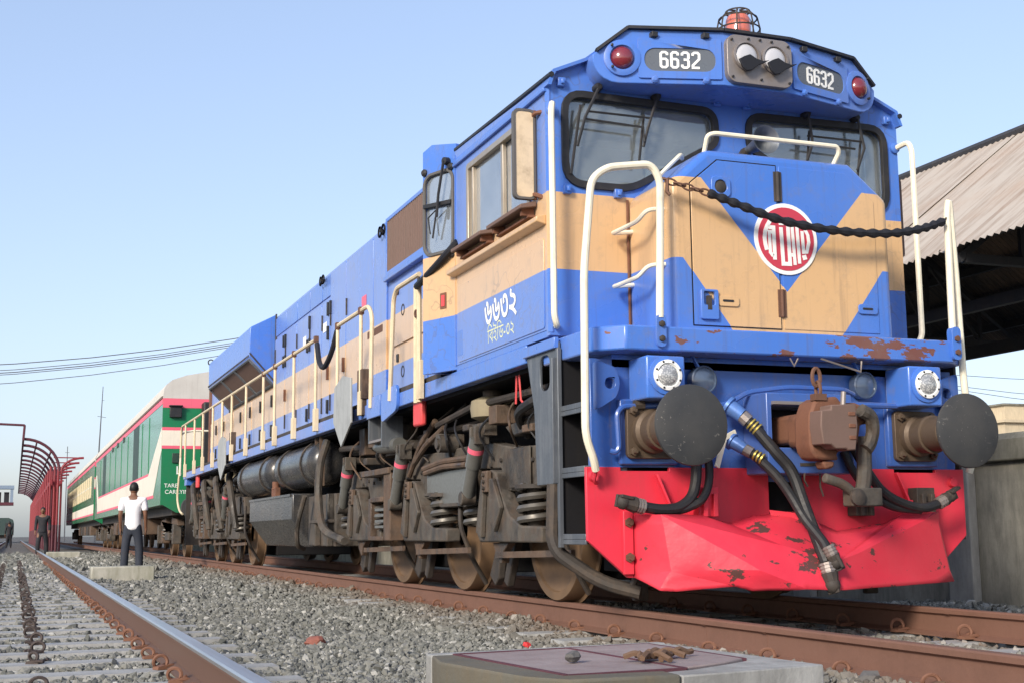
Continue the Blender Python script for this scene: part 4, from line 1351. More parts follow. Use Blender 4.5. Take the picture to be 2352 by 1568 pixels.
# torn flap and brackets behind the pilot
MB().add([(-.22, .46, .62), (.05, .38, .585), (.09, .36, .50), (-.02, .41, .49), (-.20, .44, .51)], [(0, 1, 2, 3, 4)]).build('torn_flap', 'pilot_paint', pilot)
for x in (-.62, .52, 1.0):
    MB().box(x - .07, x + .07, .50, .597, .58, .76).box(x - .05, x - .02, .47, .50, .58, .72).box(x + .02, x + .05, .47, .50, .58, .72).build('skirt_bracket', 'grime' if x > 0 else 'red_paint', loco, .004)
for x0, z0 in ((-.88, .72), (.88, .74)):
    MB().bar((x0 - .06, .565, z0 + .12), (x0 + .02, .55, z0 - .08), .05, .015).box(x0 - .02, x0 + .04, .53, .60, z0 - .10, z0 - .06).build('hose_bracket', 'red_paint', loco, .003)

# ---- buffers
def buffer_(x):
    u = empty('buffer', (x, .62, 1.10)); u.parent = loco; u.matrix_parent_inverse = WORLD_OF[loco.name].inverted()
    MB().box(x - .195, x + .195, .575, .619, .90, 1.30).build('buffer_pad', 'beam_shade_paint', u, .01)
    MB().plate(rrect(x - .165, x + .165, .935, 1.265, .03, 3), [], FY(.575), -.035, 0).build('base_plate', 'buffer_shank', u, .006)
    for dx in (-.125, .125):
        for dz in (-.125, .125):
            MB().lathe([(.028, 0), (.028, .02), (.016, .024), (.012, .045), (0, .045)], (x + dx, .54, 1.10 + dz), (0, -1, 0), 6).build('bolt', 'buffer_shank', u)
    MB().lathe([(.135, 0), (.135, .05), (.115, .07), (.115, .15), (.125, .155), (.125, .18), (.112, .185), (.108, .33), (.098, .335), (.098, .48), (.12, .50)], (x, .54, 1.10), (0, -1, 0), 28).build('shank', 'buffer_shank', u)
    MB().lathe([(.12, -.055), (.20, -.045), (.228, -.032), (.236, -.018), (.232, -.006), (.215, .0), (.15, .010), (.08, .016), (.0, .018)], (x, .018, 1.10), (0, -1, 0), 44).build('buffer_head', 'buffer_steel', u)
    return u
buf_l = buffer_(-.978)
buf_r = buffer_(.978)

# ---- marker lamp boxes below the platform
for x, s in ((-.962, -1), (.935, 1)):
    bx_ = MB().box(x - .13, x + .13, .36, .61, 1.285, 1.545).build('lamp_box', 'blue_paint', beam, .012)
    MB().lathe([(.118, 0), (.118, .012), (.10, .016)], (x, .36, 1.425), (0, -1, 0), 28).build('flange', 'blue_paint', bx_)
    MB().lathe([(.093, .014), (.093, .03), (.074, .034), (.07, .024)], (x, .36, 1.425), (0, -1, 0), 28).build('lamp_rim', 'white_letter', bx_)
    MB().lathe([(.072, .02), (.06, .034), (.03, .042), (.0, .044)], (x, .36, 1.425), (0, -1, 0), 24).build('led_lens', 'lens_led', bx_)
    for k in range(8):
        a = math.pi / 8 + k * math.pi / 4
        MB().lathe([(.007, .028), (.007, .036), (.003, .038)], (x + .084 * math.cos(a), .36, 1.425 + .084 * math.sin(a)), (0, -1, 0), 6).build('screw', 'black_metal', bx_)
for x in (-.60, .60):
    d_ = MB().lathe([(.09, 0), (.09, .06), (.082, .065), (.078, .05), (.05, .062), (.0, .066)], (x, .60, 1.43), (0, -1, 0), 24).build('dark_lamp', 'lens_dark', beam)
    MB().bar((x - .02, .57, 1.50), (x - .08, .57, 1.60), .03, .01).build('lamp_stay', 'blue_paint', d_)
# jacking ears with a hole at both ends of the beam
for s in (-1, 1):
    MB().plate(rpoly([(s * 1.345, 1.53), (s * 1.21, 1.49), (s * 1.18, 1.40), (s * 1.20, 1.31), (s * 1.345, 1.22)], .03, 3), [circ(s * 1.25, 1.39, .035, 14)], FY(.54), 0, .05).build('lifting_ear', 'beam_shade_paint', beam, .005)
# air pipes along the beam
b = MB().tube([(-1.25, .56, .98), (-1.22, .545, .97), (-1.20, .54, 1.0), (-1.21, .54, 1.21), (-1.17, .54, 1.25), (-.45, .54, 1.275), (-.30, .52, 1.36), (-.05, .46, 1.39), (.35, .44, 1.385), (.47, .50, 1.36)], .017, 8, .05)
b.tube([(.25, .50, 1.295), (.85, .52, 1.295)], .02, 8).tube([(1.05, .5, 1.22), (1.20, .5, 1.22), (1.22, .5, 1.1)], .015, 8, .04)
b.build('air_pipe', 'beam_shade_paint', beam)
for x in (-1.06, -.42):
    MB().cyl((x - .03, .54, 1.258), (x + .03, .54, 1.262), .032, n=8).build('pipe_union', 'grime', beam)
MB().tube([(-.05, .42, 1.57), (-.02, .42, 1.52), (.01, .42, 1.57)], .006, 5).tube([(.18, .42, 1.575), (.48, .42, 1.50), (.49, .42, 1.57)], .007, 5).build('lever_rod', 'lamp_metal', beam)

# ---- knuckle coupler
cp = empty('coupler', (0, .3, 1.12)); cp.parent = loco; cp.matrix_parent_inverse = WORLD_OF[loco.name].inverted()
MB().box(-.155, .10, .10, .70, 1.02, 1.20).build('shank', 'rust_cast', cp, .03)
HEAD = [(-.20, 1.17), (-.165, 1.25), (-.12, 1.276), (0, 1.288), (.03, 1.25), (.13, 1.253), (.20, 1.228), (.248, 1.19), (.24, 1.13), (.16, 1.12),
        (.135, 1.0), (.03, .977), (-.02, .94), (-.004, .905), (-.116, .905), (-.165, .912), (-.195, .955), (-.205, 1.0)]
MB().prism(HEAD, FY(0), .0, .17).build('coupler_head', 'rust_cast', cp, .028)
MB().prism([(-.16, 1.20), (.09, 1.20), (.10, .99), (-.16, .99)], FY(0), .16, .34).build('neck', 'rust_cast', cp, .04)
KN = [(-.205, 1.188), (-.138, 1.193), (-.135, 1.222), (.037, 1.231), (.045, 1.10), (.024, .957), (-.029, .955), (-.038, .966), (-.115, .964), (-.145, .988), (-.20, .989), (-.213, 1.10)]
MB().prism(KN, FY(0), -.13, -.008).build('knuckle', 'grille_brown', cp, .014)
for zz in (1.03, 1.10, 1.17):
    MB().box(-.02, .028, -.136, -.128, zz - .012, zz + .012).build('wear_ridge', 'rust_cast', cp, .004)
MB().prism([(-.11, .90), (-.02, .90), (-.03, .86), (-.09, .85)], FY(0), .02, .12).build('lock_tail', 'rust_cast', cp, .015)
MB().cyl((.0, -.05, 1.22), (.01, -.05, 1.31), .016, n=10).build('knuckle_pin', 'lamp_metal', cp)
MB().tube([(.12, -.06, 1.20), (.20, -.05, 1.17), (.225, -.03, 1.08), (.20, -.02, 1.0), (.17, -.02, .97)], .042, 10, .06).build('guard_arm', 'bogie_steel', cp)
b = MB().ring_sweep([(-.13 + .028 * math.cos(a), .02, 1.40 + .055 * math.sin(a)) for a in [2 * math.pi * k / 14 for k in range(14)]], .013, 6, closed=True)
b.ring_sweep([(-.12, .02 + .024 * math.cos(a), 1.325 + .05 * math.sin(a)) for a in [2 * math.pi * k / 14 for k in range(14)]], .012, 6, closed=True)
b.box(-.16, -.08, -.01, .05, 1.26, 1.30)
b.build('lift_shackle', 'chain_rust', cp, .004)
MB().tube([(.19, .02, 1.05), (.18, .02, .80), (.16, .02, .72)], .045, 10, .04).box(.05, .27, -.03, .07, .63, .74).tube([(-.12, .0, .80), (.02, .0, .76), (.10, .0, .69)], .032, 8, .05).build('release_lever', 'bogie_steel', cp, .01)
MB().lathe([(.05, 0), (.05, .02), (.02, .03), (.0, .03)], (.08, -.035, .685), (0, -1, 0), 14).build('pivot', 'grime', cp)
MB().tube([(-.02, .35, .87), (-.035, .34, .80), (-.01, .34, .76)], .006, 5).tube([(.09, .35, .86), (.08, .34, .76), (.10, .34, .70)], .006, 5).box(-.06, .07, .335, .34, .885, .905).build('safety_chain', 'grime', cp)

# ---- brake hoses
def hose(pts, r, name='brake_hose', cock=None, end=None):
    h = MB().curve(pts, r, 10, 7).build(name, 'rubber', loco)
    if cock:
        p0, p1, p2 = cock
        MB().cyl(p0, p1, r * 1.5, r * 1.25, 12).lathe([(r * 1.9, 0), (r * 1.9, .02), (r * 1.6, .022)], p0, Vector(p1) - Vector(p0), 12).build('cock', 'blue_valve', h)
        MB().cyl(p1, p2, r * 1.22, r * 1.22, 10).build('ferrule', 'lamp_metal', h)
        d = (Vector(p2) - Vector(p1)); q0 = Vector(p2)
        b = MB()
        for k in range(3):
            q = q0 + d.normalized() * (.02 + k * .024)
            b.cyl(q, q + d.normalized() * .010, r * 1.2, n=12)
        b.build('clamp_rings', 'brass', h)
    if end:
        a, c = Vector(end[0]), Vector(end[1])
        dr = (c - a).normalized()
        b = MB().cyl(a, a + dr * .06, r * 1.25, n=10)
        for k in range(3):
            b.cyl(a + dr * (.005 + k * .02), a + dr * (.014 + k * .02), r * 1.4, n=10)
        b.build('ferrule', 'lamp_metal', h)
        b = MB().cyl(a + dr * .06, c, r * 1.5, r * 1.1, 10).bar(a + dr * .10, c + dr * .05, .02, .075).bar(a + dr * .09 + Vector((0, -.02, .03)), a + dr * .17 + Vector((0, -.02, .03)), .05, .02)
        b.ball(tuple(c), r * 1.35, 10, 6)
        b.build('glad_hand', 'grime', h, .004)
    return h
hose([(-.372, .421, 1.167), (-.33, .39, 1.11), (-.24, .33, .97), (-.15, .30, .85), (-.11, .24, .65), (-.10, .12, .42), (-.09, .06, .30)], .036, cock=((-.47, .50, 1.27), (-.40, .44, 1.20), (-.37, .42, 1.165)), end=((-.09, .06, .30), (-.075, .03, .17)))
hose([(-.372, .392, .967), (-.33, .36, .92), (-.25, .31, .82), (-.18, .27, .70), (-.135, .20, .56), (-.10, .08, .43), (-.095, .04, .38)], .030, cock=((-.46, .49, 1.05), (-.40, .42, .99), (-.37, .39, .965)), end=((-.09, .04, .40), (-.05, .02, .30)))
hose([(-.72, .50, 1.05), (-.71, .48, .88), (-.75, .46, .72), (-.85, .44, .64), (-.98, .43, .625), (-1.10, .43, .64)], .034, end=((-1.10, .43, .64), (-1.24, .42, .67)))
hose([(-.64, .50, 1.05), (-.62, .48, .85), (-.68, .45, .70), (-.80, .44, .635), (-.93, .44, .61)], .026)
hose([(.30, .30, 1.02), (.36, .28, .90), (.50, .30, .74), (.66, .32, .66), (.85, .35, .625), (.98, .36, .65)], .030, end=((.98, .36, .65), (1.08, .36, .70)))
hose([(.25, .32, .98), (.31, .30, .84), (.46, .32, .70), (.63, .34, .63), (.84, .36, .61)], .026)
for p in ((.29, .31, 1.05),):
    MB().lathe([(.05, -.05), (.055, .0), (.04, .06)], p, (.3, -.2, -1), 12).build('cock', 'bogie_steel', loco)
MB().bar((-.53, .44, 1.06), (-.60, .42, .88), .012, .035).bar((-.53, .44, 1.06), (-.44, .46, 1.10), .012, .03).build('cock_handle', 'rail_white', loco)

# ---- front handrails
rail = MB().tube([(-1.375, .50, .86), (-1.40, .47, .92), (-1.465, .44, 1.06), (-1.455, .44, 2.05), (-1.40, .43, 2.62), (-1.30, .42, 2.70), (-1.0, .41, 2.745), (-.94, .41, 2.65), (-.972, .40, 1.78)], .024, 10, .09, 6).build('step_handrail', 'rail_white', loco)
MB().plate(rrect(-1.005, -.938, 1.60, 1.80, .03, 3), [], FY(.405), -.022, 0).build('rail_foot', 'blue_paint', rail, .004)
for z in (1.65, 1.74):
    MB().lathe([(.020, .02), (.020, .038), (.012, .042), (.0, .042)], (-.972, .405, z), (0, -1, 0), 6).build('bolt', 'grime', rail)
MB().lathe([(.036, 0), (.03, .03), (.012, .03)], (-1.35, .60, .83), (0, -1, 0), 12).tube([(-1.375, .50, .86), (-1.37, .54, .80), (-1.34, .57, .78), (-1.33, .58, .83)], .012, 6, .02).build('rail_eye', 'red_paint', rail)
rail2 = MB().tube([(1.375, .52, .86), (1.40, .50, .95), (1.36, .50, 1.5), (1.33, .48, 2.2), (1.285, .45, 2.72), (1.262, .45, 2.60), (1.235, .43, 1.80)], .024, 10, .05, 5).build('step_handrail', 'rail_white', loco)
MB().plate(rrect(1.19, 1.262, 1.60, 1.82, .03, 3), [], FY(.405), -.024, .03).build('rail_foot', 'blue_paint', rail2, .004)
for z in (1.65, 1.74):
    MB().lathe([(.020, .02), (.020, .04), (.0, .042)], (1.225, .405, z), (0, -1, 0), 6).build('bolt', 'chain_rust', rail2)
MB().lathe([(.036, 0), (.03, .03), (.012, .03)], (1.29, .60, .80), (0, -1, 0), 12).build('rail_eye', 'red_paint', rail2)
for s in (-1, 1):
    MB().tube([(s * 1.38, 1.10, 3.27), (s * 1.41, 1.0, 3.29), (s * 1.425, .985, 3.22), (s * 1.425, .985, 1.86), (s * 1.40, 1.0, 1.80), (s * 1.36, 1.11, 1.82)], .021, 8, .05).build('cab_handrail', 'rail_white', loco)
    MB().lathe([(.04, 0), (.04, .02), (.02, .03)], (s * 1.37, 1.12, 3.27), (0, -1, 0), 12).build('rail_boss', 'blue_paint', loco)
# chain and wrapped rope across the front
b = MB()
p0, p1 = Vector((-.90, .40, 2.645)), Vector((-.62, .36, 2.575))
for k in range(5):
    c = p0.lerp(p1, (k + .5) / 5)
    d = (p1 - p0).normalized(); s_ = Vector((0, 1, 0)) if k % 2 else Vector((.2, 0, .98))
    b.ring_sweep([c + d * (.040 * math.cos(a)) + s_ * (.020 * math.sin(a)) for a in [2 * math.pi * j / 12 for j in range(12)]], .0065, 5, closed=True)
b.tube([(-.94, .41, 2.66), (-.90, .39, 2.65), (-.905, .39, 2.57), (-.89, .38, 2.55)], .012, 6)
chn = b.build('safety_chain', 'chain_rust', loco)
rope = catmull([(-.63, .36, 2.578), (-.42, .335, 2.51), (-.15, .32, 2.435), (.15, .32, 2.40), (.45, .33, 2.395), (.75, .36, 2.42), (1.0, .39, 2.475), (1.20, .42, 2.545)], 14)
b = MB()
b.ring_sweep(rope, [.027 + .006 * math.sin(i * 1.25) for i in range(len(rope))], 8)
b.build('wrapped_rope', 'rope_black', chn)
MB().tube([(1.20, .42, 2.545), (1.25, .44, 2.58), (1.275, .45, 2.62)], .008, 5).build('hook', 'grime', chn)

# ---- door mirror board at the side window
mb_ = MB().plate(rrect(-1.568, -1.425, 2.705, 3.315, .03, 3), [], FY(1.29), 0, .03).build('mirror_board', 'mirror_board', loco, .008)
mb_.modifiers.clear()
MB().plate(inset(rrect(-1.568, -1.425, 2.705, 3.315, .03, 3), -.008), [rrect(-1.56, -1.433, 2.713, 3.307, .03, 3)], FY(1.285), 0, .04).build('mirror_rim', 'gasket_grey', mb_)
MB().tube([(-1.43, 1.31, 3.28), (-1.425, 1.25, 3.29), (-1.39, 1.22, 3.29)], .016, 6, .02).tube([(-1.43, 1.31, 2.74), (-1.425, 1.25, 2.72), (-1.39, 1.22, 2.70)], .016, 6, .02).cyl((-1.422, 1.305, 2.70), (-1.422, 1.305, 3.32), .018, n=8).build('mirror_arm', 'rust_cast', mb_)
mr = MB().plate(rrect(1.43, 1.56, 2.50, 3.10, .02, 2), [], FY(1.30), 0, .04).build('mirror_board', 'grille_brown', loco)
# ---- long hood
hood = MB().prism(rpoly([(-1.0, 1.80), (1.0, 1.80), (1.0, 3.80), (-1.0, 3.80)], [0, 0, .10, .10], 4), lambda u, v, d: (u, d, v), 3.50, 20.10).build('long_hood', 'livery', loco)
MB().prism([(-1.02, 3.79), (1.02, 3.79), (.90, 3.86), (-.90, 3.86)], lambda u, v, d: (u, d, v), 3.5, 6.52).build('hood_cap', 'blue_paint', hood, .01)
# inertial filter grille behind the cab
fr = MB().plate([(3.55, 3.16), (6.50, 3.16), (6.50, 3.79), (3.55, 3.79)], [[(3.60, 3.21), (6.46, 3.21), (6.46, 3.75), (3.60, 3.75)]], FX(-1.0), -.05, .01).build('grille_frame', 'blue_paint', hood, .005)
b = MB()
for k in range(46):
    y0 = 3.62 + k * .0620
    b.prism([(y0, -1.010), (y0 + .016, -1.045), (y0 + .034, -1.045), (y0 + .048, -1.010)], lambda u, v, d: (v, u, d), 3.21, 3.75)
b.box(-1.012, -1.004, 3.60, 6.46, 3.21, 3.75)
b.build('grille_slats', 'grille_brown', fr, smooth=0, kind='stuff')
MB().box(-1.07, -1.0, 3.55, 6.52, 3.11, 3.16).build('hood_shelf', 'blue_paint', hood, .006)
# electrical cabinet doors below it
for y0, y1, z0, z1 in ((3.70, 5.05, 2.40, 3.05), (5.10, 6.35, 2.40, 3.05), (3.70, 5.05, 1.85, 2.36), (5.10, 6.35, 1.85, 2.36)):
    d = MB().plate(rrect(y0, y1, z0, z1, .02, 2), [], FX(-1.0), -.02, .0).build('cabinet_door', 'livery', hood, .004)
    for k in (.2, .8):
        yy = y0 + (y1 - y0) * k
        MB().box(-1.035, -1.018, yy - .03, yy + .03, z1 - .14, z1 - .06).build('latch', 'black_metal', d, .003)
    MB().plate(circ((y0 + y1) / 2 + .2, (z0 + z1) / 2, .06, 14), [circ((y0 + y1) / 2 + .2, (z0 + z1) / 2, .045, 14)], FX(-1.018), -.006, .002).build('pull_ring', 'grime', d)
MB().plate(rrect(6.70, 7.35, 2.62, 2.70, .01, 2), [], FX(-1.013), -.01, 0).build('rust_strip', 'chain_rust', hood)
# engine room doors: lower row the full height, upper strip above
ys = [6.55, 7.10, 8.38, 9.22, 9.70, 10.46, 11.32, 12.14, 12.95]
rd = random.Random(5)
for i in range(len(ys) - 1):
    y0, y1 = ys[i] + .012, ys[i + 1] - .012
    ztop = 3.72 if i < 3 else 3.40
    d = MB().plate(rrect(y0, y1, 1.86, ztop, .03, 3), [], FX(-1.0), -.022, .0).build('hood_door', 'livery', hood, .005)
    if i in (1, 2, 3, 4, 5, 6, 7):
        for z in (2.06, 2.48, 2.98, 3.28):
            if rd.random() < .7:
                yl = y0 + .035 if rd.random() < .6 else y1 - .075
                MB().box(-1.050, -1.022, yl, yl + .045, z - .085, z + .085).build('latch', 'black_metal' if not 2.2 < z < 2.7 else 'rust_cast', d, .003)
        yl = y1 - .05
        MB().cyl((-1.03, yl, 2.0), (-1.03, yl, 2.2), .012, n=6).cyl((-1.03, yl, 3.05), (-1.03, yl, 3.25), .012, n=6).build('hinge', 'grime', d)
    if ztop < 3.5:
        MB().plate(rrect(y0, y1, 3.45, 3.72, .02, 2), [], FX(-1.0), -.014, .0).build('upper_panel', 'blue_paint', hood, .004)
for y in (7.25, 9.25, 10.5):                    # stencil plates
    MB().plate(rrect(y + .15, y + .35, 3.02, 3.14, .005, 1), [], FX(-1.024), -.003, 0).build('data_plate', 'coach_pink' if y < 8 else 'white_letter', hood)
# a wheel valve on the roof edge
for y in (9.55, 6.62):
    v_ = MB()
    for dz in (0, .0):
        for k in (-.07, .07):
            v_.ring_sweep([(-1.06, y + k + .055 * math.cos(a), 3.69 + .055 * math.sin(a)) for a in [2 * math.pi * j / 16 for j in range(16)]], .011, 5, closed=True)
    v_.bar((-1.0, y, 3.69), (-1.08, y, 3.69), .03, .03)
    v_.build('hand_wheel', 'black_metal', hood)
MB().box(-.9, -.5, 6.9, 7.3, 3.80, 3.90).box(-.8, .8, 8.2, 9.4, 3.80, 3.87).cyl((-.2, 9.9, 3.8), (-.2, 9.9, 3.98), .14).build('roof_hatch', 'blue_paint', hood, .01)

# radiator wings near the rear
WG = [(-1.0, 3.80), (-1.38, 3.60), (-1.40, 3.56), (-1.40, 3.14), (-1.005, 2.74)]
wing = MB().prism(WG, lambda u, v, d: (u, d, v), 12.98, 17.45).build('radiator_wing', 'blue_paint', loco, .01)
MB().prism([(-x, z) for x, z in WG], lambda u, v, d: (u, d, v), 12.98, 17.45).build('radiator_wing', 'blue_paint', loco, .01)
def fslope(u, v, d):          # u along y, v down the sloping underside 0..1, d outwards
    x = -1.40 + v * .395; z = 3.14 - v * .40
    return (x - .7 * d, u, z - .7 * d)
for k in range(3):
    y0 = 13.12 + k * 1.44
    pan = MB().plate([(y0, .07), (y0 + 1.32, .07), (y0 + 1.32, .93), (y0, .93)], [], fslope, .012, -.002).build('radiator_screen', 'grille_brown', wing)
    MB().plate([(y0 - .05, .02), (y0 + 1.37, .02), (y0 + 1.37, .98), (y0 - .05, .98)], [[(y0, .07), (y0 + 1.32, .07), (y0 + 1.32, .93), (y0, .93)]], fslope, .03, 0).build('screen_frame', 'step_plate', pan, .004)
b = MB()
for k in range(40):
    y = 13.05 + k * .112
    b.box(-1.412, -1.400, y, y + .03, 3.15, 3.18).box(-1.03, -1.015, y, y + .03, 2.70, 2.73)
b.build('rivet_row', 'grime', wing, smooth=0, kind='stuff')
MB().cyl((-1.40, 12.97, 3.20), (-1.0, 12.97, 2.76), .012, n=6).box(-1.02, -1.0, 12.93, 12.98, 2.75, 3.80).build('wing_seam', 'grime', wing)
# lower rear hood: louvred doors
for k in range(7):
    y0 = 13.05 + k * .98
    d = MB().plate(rrect(y0, y0 + .94, 1.86, 2.68, .02, 2), [], FX(-1.0), -.02, 0).build('hood_door', 'livery', hood, .004)
    for z in (2.05, 2.5):
        MB().box(-1.045, -1.02, y0 + .06, y0 + .12, z - .09, z + .09).build('latch', 'black_metal', d, .003)
MB().box(-1.03, -1.0, 19.9, 20.12, 1.85, 3.6).build('rear_corner_post', 'rust_cast', hood)
b = MB().box(-1.0, 1.0, 20.105, 20.13, 1.85, 3.5).build('rear_hood_face', 'livery', hood)
MB().ring_sweep([(-1.40, 17.5, 3.62 + .06 * math.sin(a)) if 0 else (-1.36 + .05 * math.cos(a), 17.5, 3.62 + .05 * math.sin(a)) for a in [2 * math.pi * j / 14 for j in range(14)]], .012, 5, closed=True).build('lifting_eye', 'grime', wing)

# ---- underframe
MB().box(-1.40, -1.30, 1.56, 21.0, 1.63, 1.755).build('side_sill', 'blue_paint', loco, .008)
MB().box(1.30, 1.40, 1.0, 21.0, 1.63, 1.755).build('side_sill', 'blue_paint', loco, .008)
MB().box(-1.385, 1.385, 3.52, 21.0, 1.757, 1.80).build('walkway', 'grime', loco)
MB().box(-1.30, 1.30, 1.32, 20.98, 1.60, 1.70).build('underframe_floor', 'shade_black', loco)
MB().box(-.70, .70, .72, 20.9, 1.02, 1.598).build('centre_sill', 'shade_black', loco)
MB().prism([(-1.38, 20.6), (-1.38, 20.95), (-1.20, 21.05), (1.20, 21.05), (1.38, 20.95), (1.38, 20.6)], FZ(1.50), 0, .13).build('rear_platform', 'blue_paint', loco, .01)
MB().box(-1.35, 1.35, 20.85, 20.9, .30, 1.5).build('rear_beam', 'grime', loco)
for x in (-.978, .978):
    MB().lathe([(.115, 0), (.115, .3), (.10, .31), (.10, .44), (.22, .46), (.235, .48), (.20, .50), (.0, .51)], (x, 20.9, 1.10), (0, 1, 0), 24).build('rear_buffer', 'buffer_steel', loco)
MB().box(-.12, .12, 20.9, 22.6, 1.0, 1.2).box(-.22, .22, 21.3, 21.9, .93, 1.27).build('rear_coupler', 'rust_cast', loco, .03)

# front left steps
sp = MB().plate([(1.00, 1.70), (1.56, 1.70), (1.42, 1.30), (1.385, .80), (1.00, .80)], [rrect(1.14, 1.31, 1.41, 1.64, .06, 4)], FX(-1.40), 0, .02).build('step_side_plate', 'step_plate', loco, .004)
MB().box(-1.425, -1.39, 1.0, 1.56, 1.66, 1.73).build('step_top_rail', 'blue_paint', sp, .006)
MB().box(-1.41, -1.38, .985, 1.02, .40, 1.66).box(-1.44, -1.40, 1.005, 1.02, .80, 1.60).build('step_post', 'step_plate', sp, .004)
MB().box(-1.10, -1.06, .65, 1.55, .42, 1.60).build('step_back', 'shade_black', sp)
MB().box(-1.39, -1.10, 1.005, 1.02, .42, 1.6).build('step_partition', 'shade_black', sp)
for z in (1.25, .86, .45):
    MB().box(-1.39, -1.10, .64, 1.00, z, z + .035).box(-1.39, -1.375, .64, 1.0, z - .03, z).build('step_tread', 'step_plate', sp, .004)
for s in (1,):
    MB().box(1.38, 1.40, .62, 1.5, .42, 1.60).build('step_side_plate', 'grime', loco)
MB().tube([(-1.40, 1.10, .80), (-1.41, 1.11, .45), (-1.38, 1.08, .36), (-1.15, .95, .18), (-.95, .80, .12)], .045, 10, .12).build('sand_pipe', 'grime', loco)
MB().tube([(-1.0, .75, .42), (-.98, .80, .20), (-1.02, .85, .12)], .02, 8, .03).build('sand_nozzle', 'grime', loco)

# ladder and posts behind the cab
lad = MB().box(-1.41, -1.20, 5.76, 5.79, 1.36, 1.78).box(-1.41, -1.20, 5.28, 5.31, 1.30, 1.78).build('side_ladder', 'step_plate', loco, .004)
MB().box(-1.41, -1.22, 5.31, 5.76, 1.36, 1.385).build('tread', 'lamp_metal', lad, .003)
MB().box(-1.425, -1.40, 5.30, 5.80, 1.60, 1.80).build('ladder_top', 'blue_paint', lad, .006)
MB().plate(rpoly([(4.70, 1.60), (5.24, 1.52), (5.24, 1.80), (4.70, 1.84)], .08, 4), [], FX(-1.41), -.02, .01).build('gusset', 'blue_paint', lad, .004)
for dy in (0, .10):
    MB().tube([(-1.43, 3.98 + dy, 1.60), (-1.43, 3.98 + dy, 2.62)], .022, 8).build('grab_post', 'rail_cream', loco)
MB().box(-1.45, -1.41, 3.90, 4.02, 1.62, 1.95).build('post_socket', 'rail_cream', loco, .004)
MB().ring_sweep([(-1.45, 4.02 + .03 * math.cos(a), 2.36 + .03 * math.sin(a)) for a in [2 * math.pi * j / 10 for j in range(10)]], .008, 5, closed=True).build('ring', 'chain_rust', loco)

# ---- walkway railing
rl = MB().tube([(-1.43, 4.92, 1.70), (-1.43, 4.80, 2.62), (-1.43, 4.70, 2.70), (-1.43, 3.98, 2.70)], .022, 8, .12, 5).build('walkway_rail', 'rail_cream', loco)
rl = MB().tube([(-1.43, 5.62, 1.70), (-1.43, 5.58, 2.60), (-1.43, 5.72, 2.71), (-1.43, 7.06, 2.71)], .022, 8, .12, 5).build('walkway_rail', 'rail_cream', loco)
for y in (6.02, 7.04):
    MB().cyl((-1.43, y, 1.66), (-1.43, y, 2.70), .020, n=8).box(-1.455, -1.40, y - .04, y + .04, 1.66, 1.90).build('post', 'rail_cream', rl, .004)
    MB().box(-1.455, -1.405, y - .035, y + .035, 2.67, 2.745).build('rail_clamp', 'chain_rust', rl, .004)
rl = MB().tube([(-1.43, 8.12, 2.715), (-1.43, 21.15, 2.73), (-1.43, 21.25, 2.62), (-1.43, 21.30, 2.0), (-1.45, 21.55, 1.25), (-1.43, 21.3, 1.0), (-1.40, 21.0, .93)], .022, 8, .15, 5).build('walkway_rail', 'rail_cream', loco)
for y in (8.13, 9.41, 10.69, 11.56, 13.03, 14.42, 15.45, 16.57, 17.87, 19.08, 20.52):
    MB().cyl((-1.43, y, 1.66), (-1.43, y, 2.72), .020, n=8).box(-1.455, -1.40, y - .045, y + .045, 1.66, 1.92).build('post', 'rail_cream', rl, .004)
    if y < 12:
        MB().box(-1.455, -1.405, y - .035, y + .035, 2.68, 2.755).build('rail_clamp', 'chain_rust', rl, .004)
MB().tube([(-1.43, 21.30, 1.72), (-1.43, 21.28, 2.60), (-1.2, 21.28, 2.66), (1.2, 21.28, 2.66)], .02, 8, .08).build('end_rail', 'rail_white', loco)
MB().curve([(-1.43, 7.08, 2.66), (-1.45, 7.25, 2.45), (-1.46, 7.55, 2.33), (-1.45, 7.85, 2.42), (-1.43, 8.08, 2.66)], .030, 8).build('gap_rope', 'rope_black', loco)
MB().curve([(-1.40, 3.02, 2.78), (-1.47, 3.15, 2.68), (-1.52, 3.45, 2.58), (-1.50, 3.80, 2.56), (-1.44, 3.98, 2.60)], .030, 8).build('gap_rope', 'rope_black', loco)
# grey shields hanging outside the sill
for y0, y1, z0, z1 in ((6.16, 6.88, 1.38, 2.08), (14.60, 15.40, 1.38, 2.06)):
    ym = (y0 + y1) / 2
    MB().plate([(y0, z1 - .03), (ym, z1 + .03), (y1, z1 - .06), (y1 + .04, z0 + .28), (ym + .04, z0), (y0 - .02, z0 + .22)], [], FX(-1.48), -.02, .0).build('sill_shield', 'grey_plate', loco, .004)
    MB().box(-1.48, -1.40, ym - .1, ym + .2, 1.66, 1.78).box(-1.44, -1.36, y0 - .22, y0 - .03, 1.82, 2.12).box(-1.43, -1.36, y0 - .20, y0 - .08, 1.66, 1.82).build('shield_bracket', 'bogie_brown', loco, .006)
# red tags
for y, z in ((4.30, 1.42), (19.2, 1.40)):
    MB().box(-1.36, -1.30, y - .12, y + .12, z, z + .26).build('warning_tag', 'tag_red', loco, .02)

# dark plate and beam added to darken the space behind the skirt
MB().box(-1.05, 1.05, .74, .77, .22, 1.0).build('added_skirt_backing', 'shade_black', loco)
MB().box(-.95, .95, .80, 1.35, .24, .40).build('rail_guard_beam', 'shade_black', loco, .01)
for x in (-.87, .87):
    MB().box(x - .05, x + .05, .95, 1.0, .06, .40).build('rail_guard', 'grime', loco, .01)
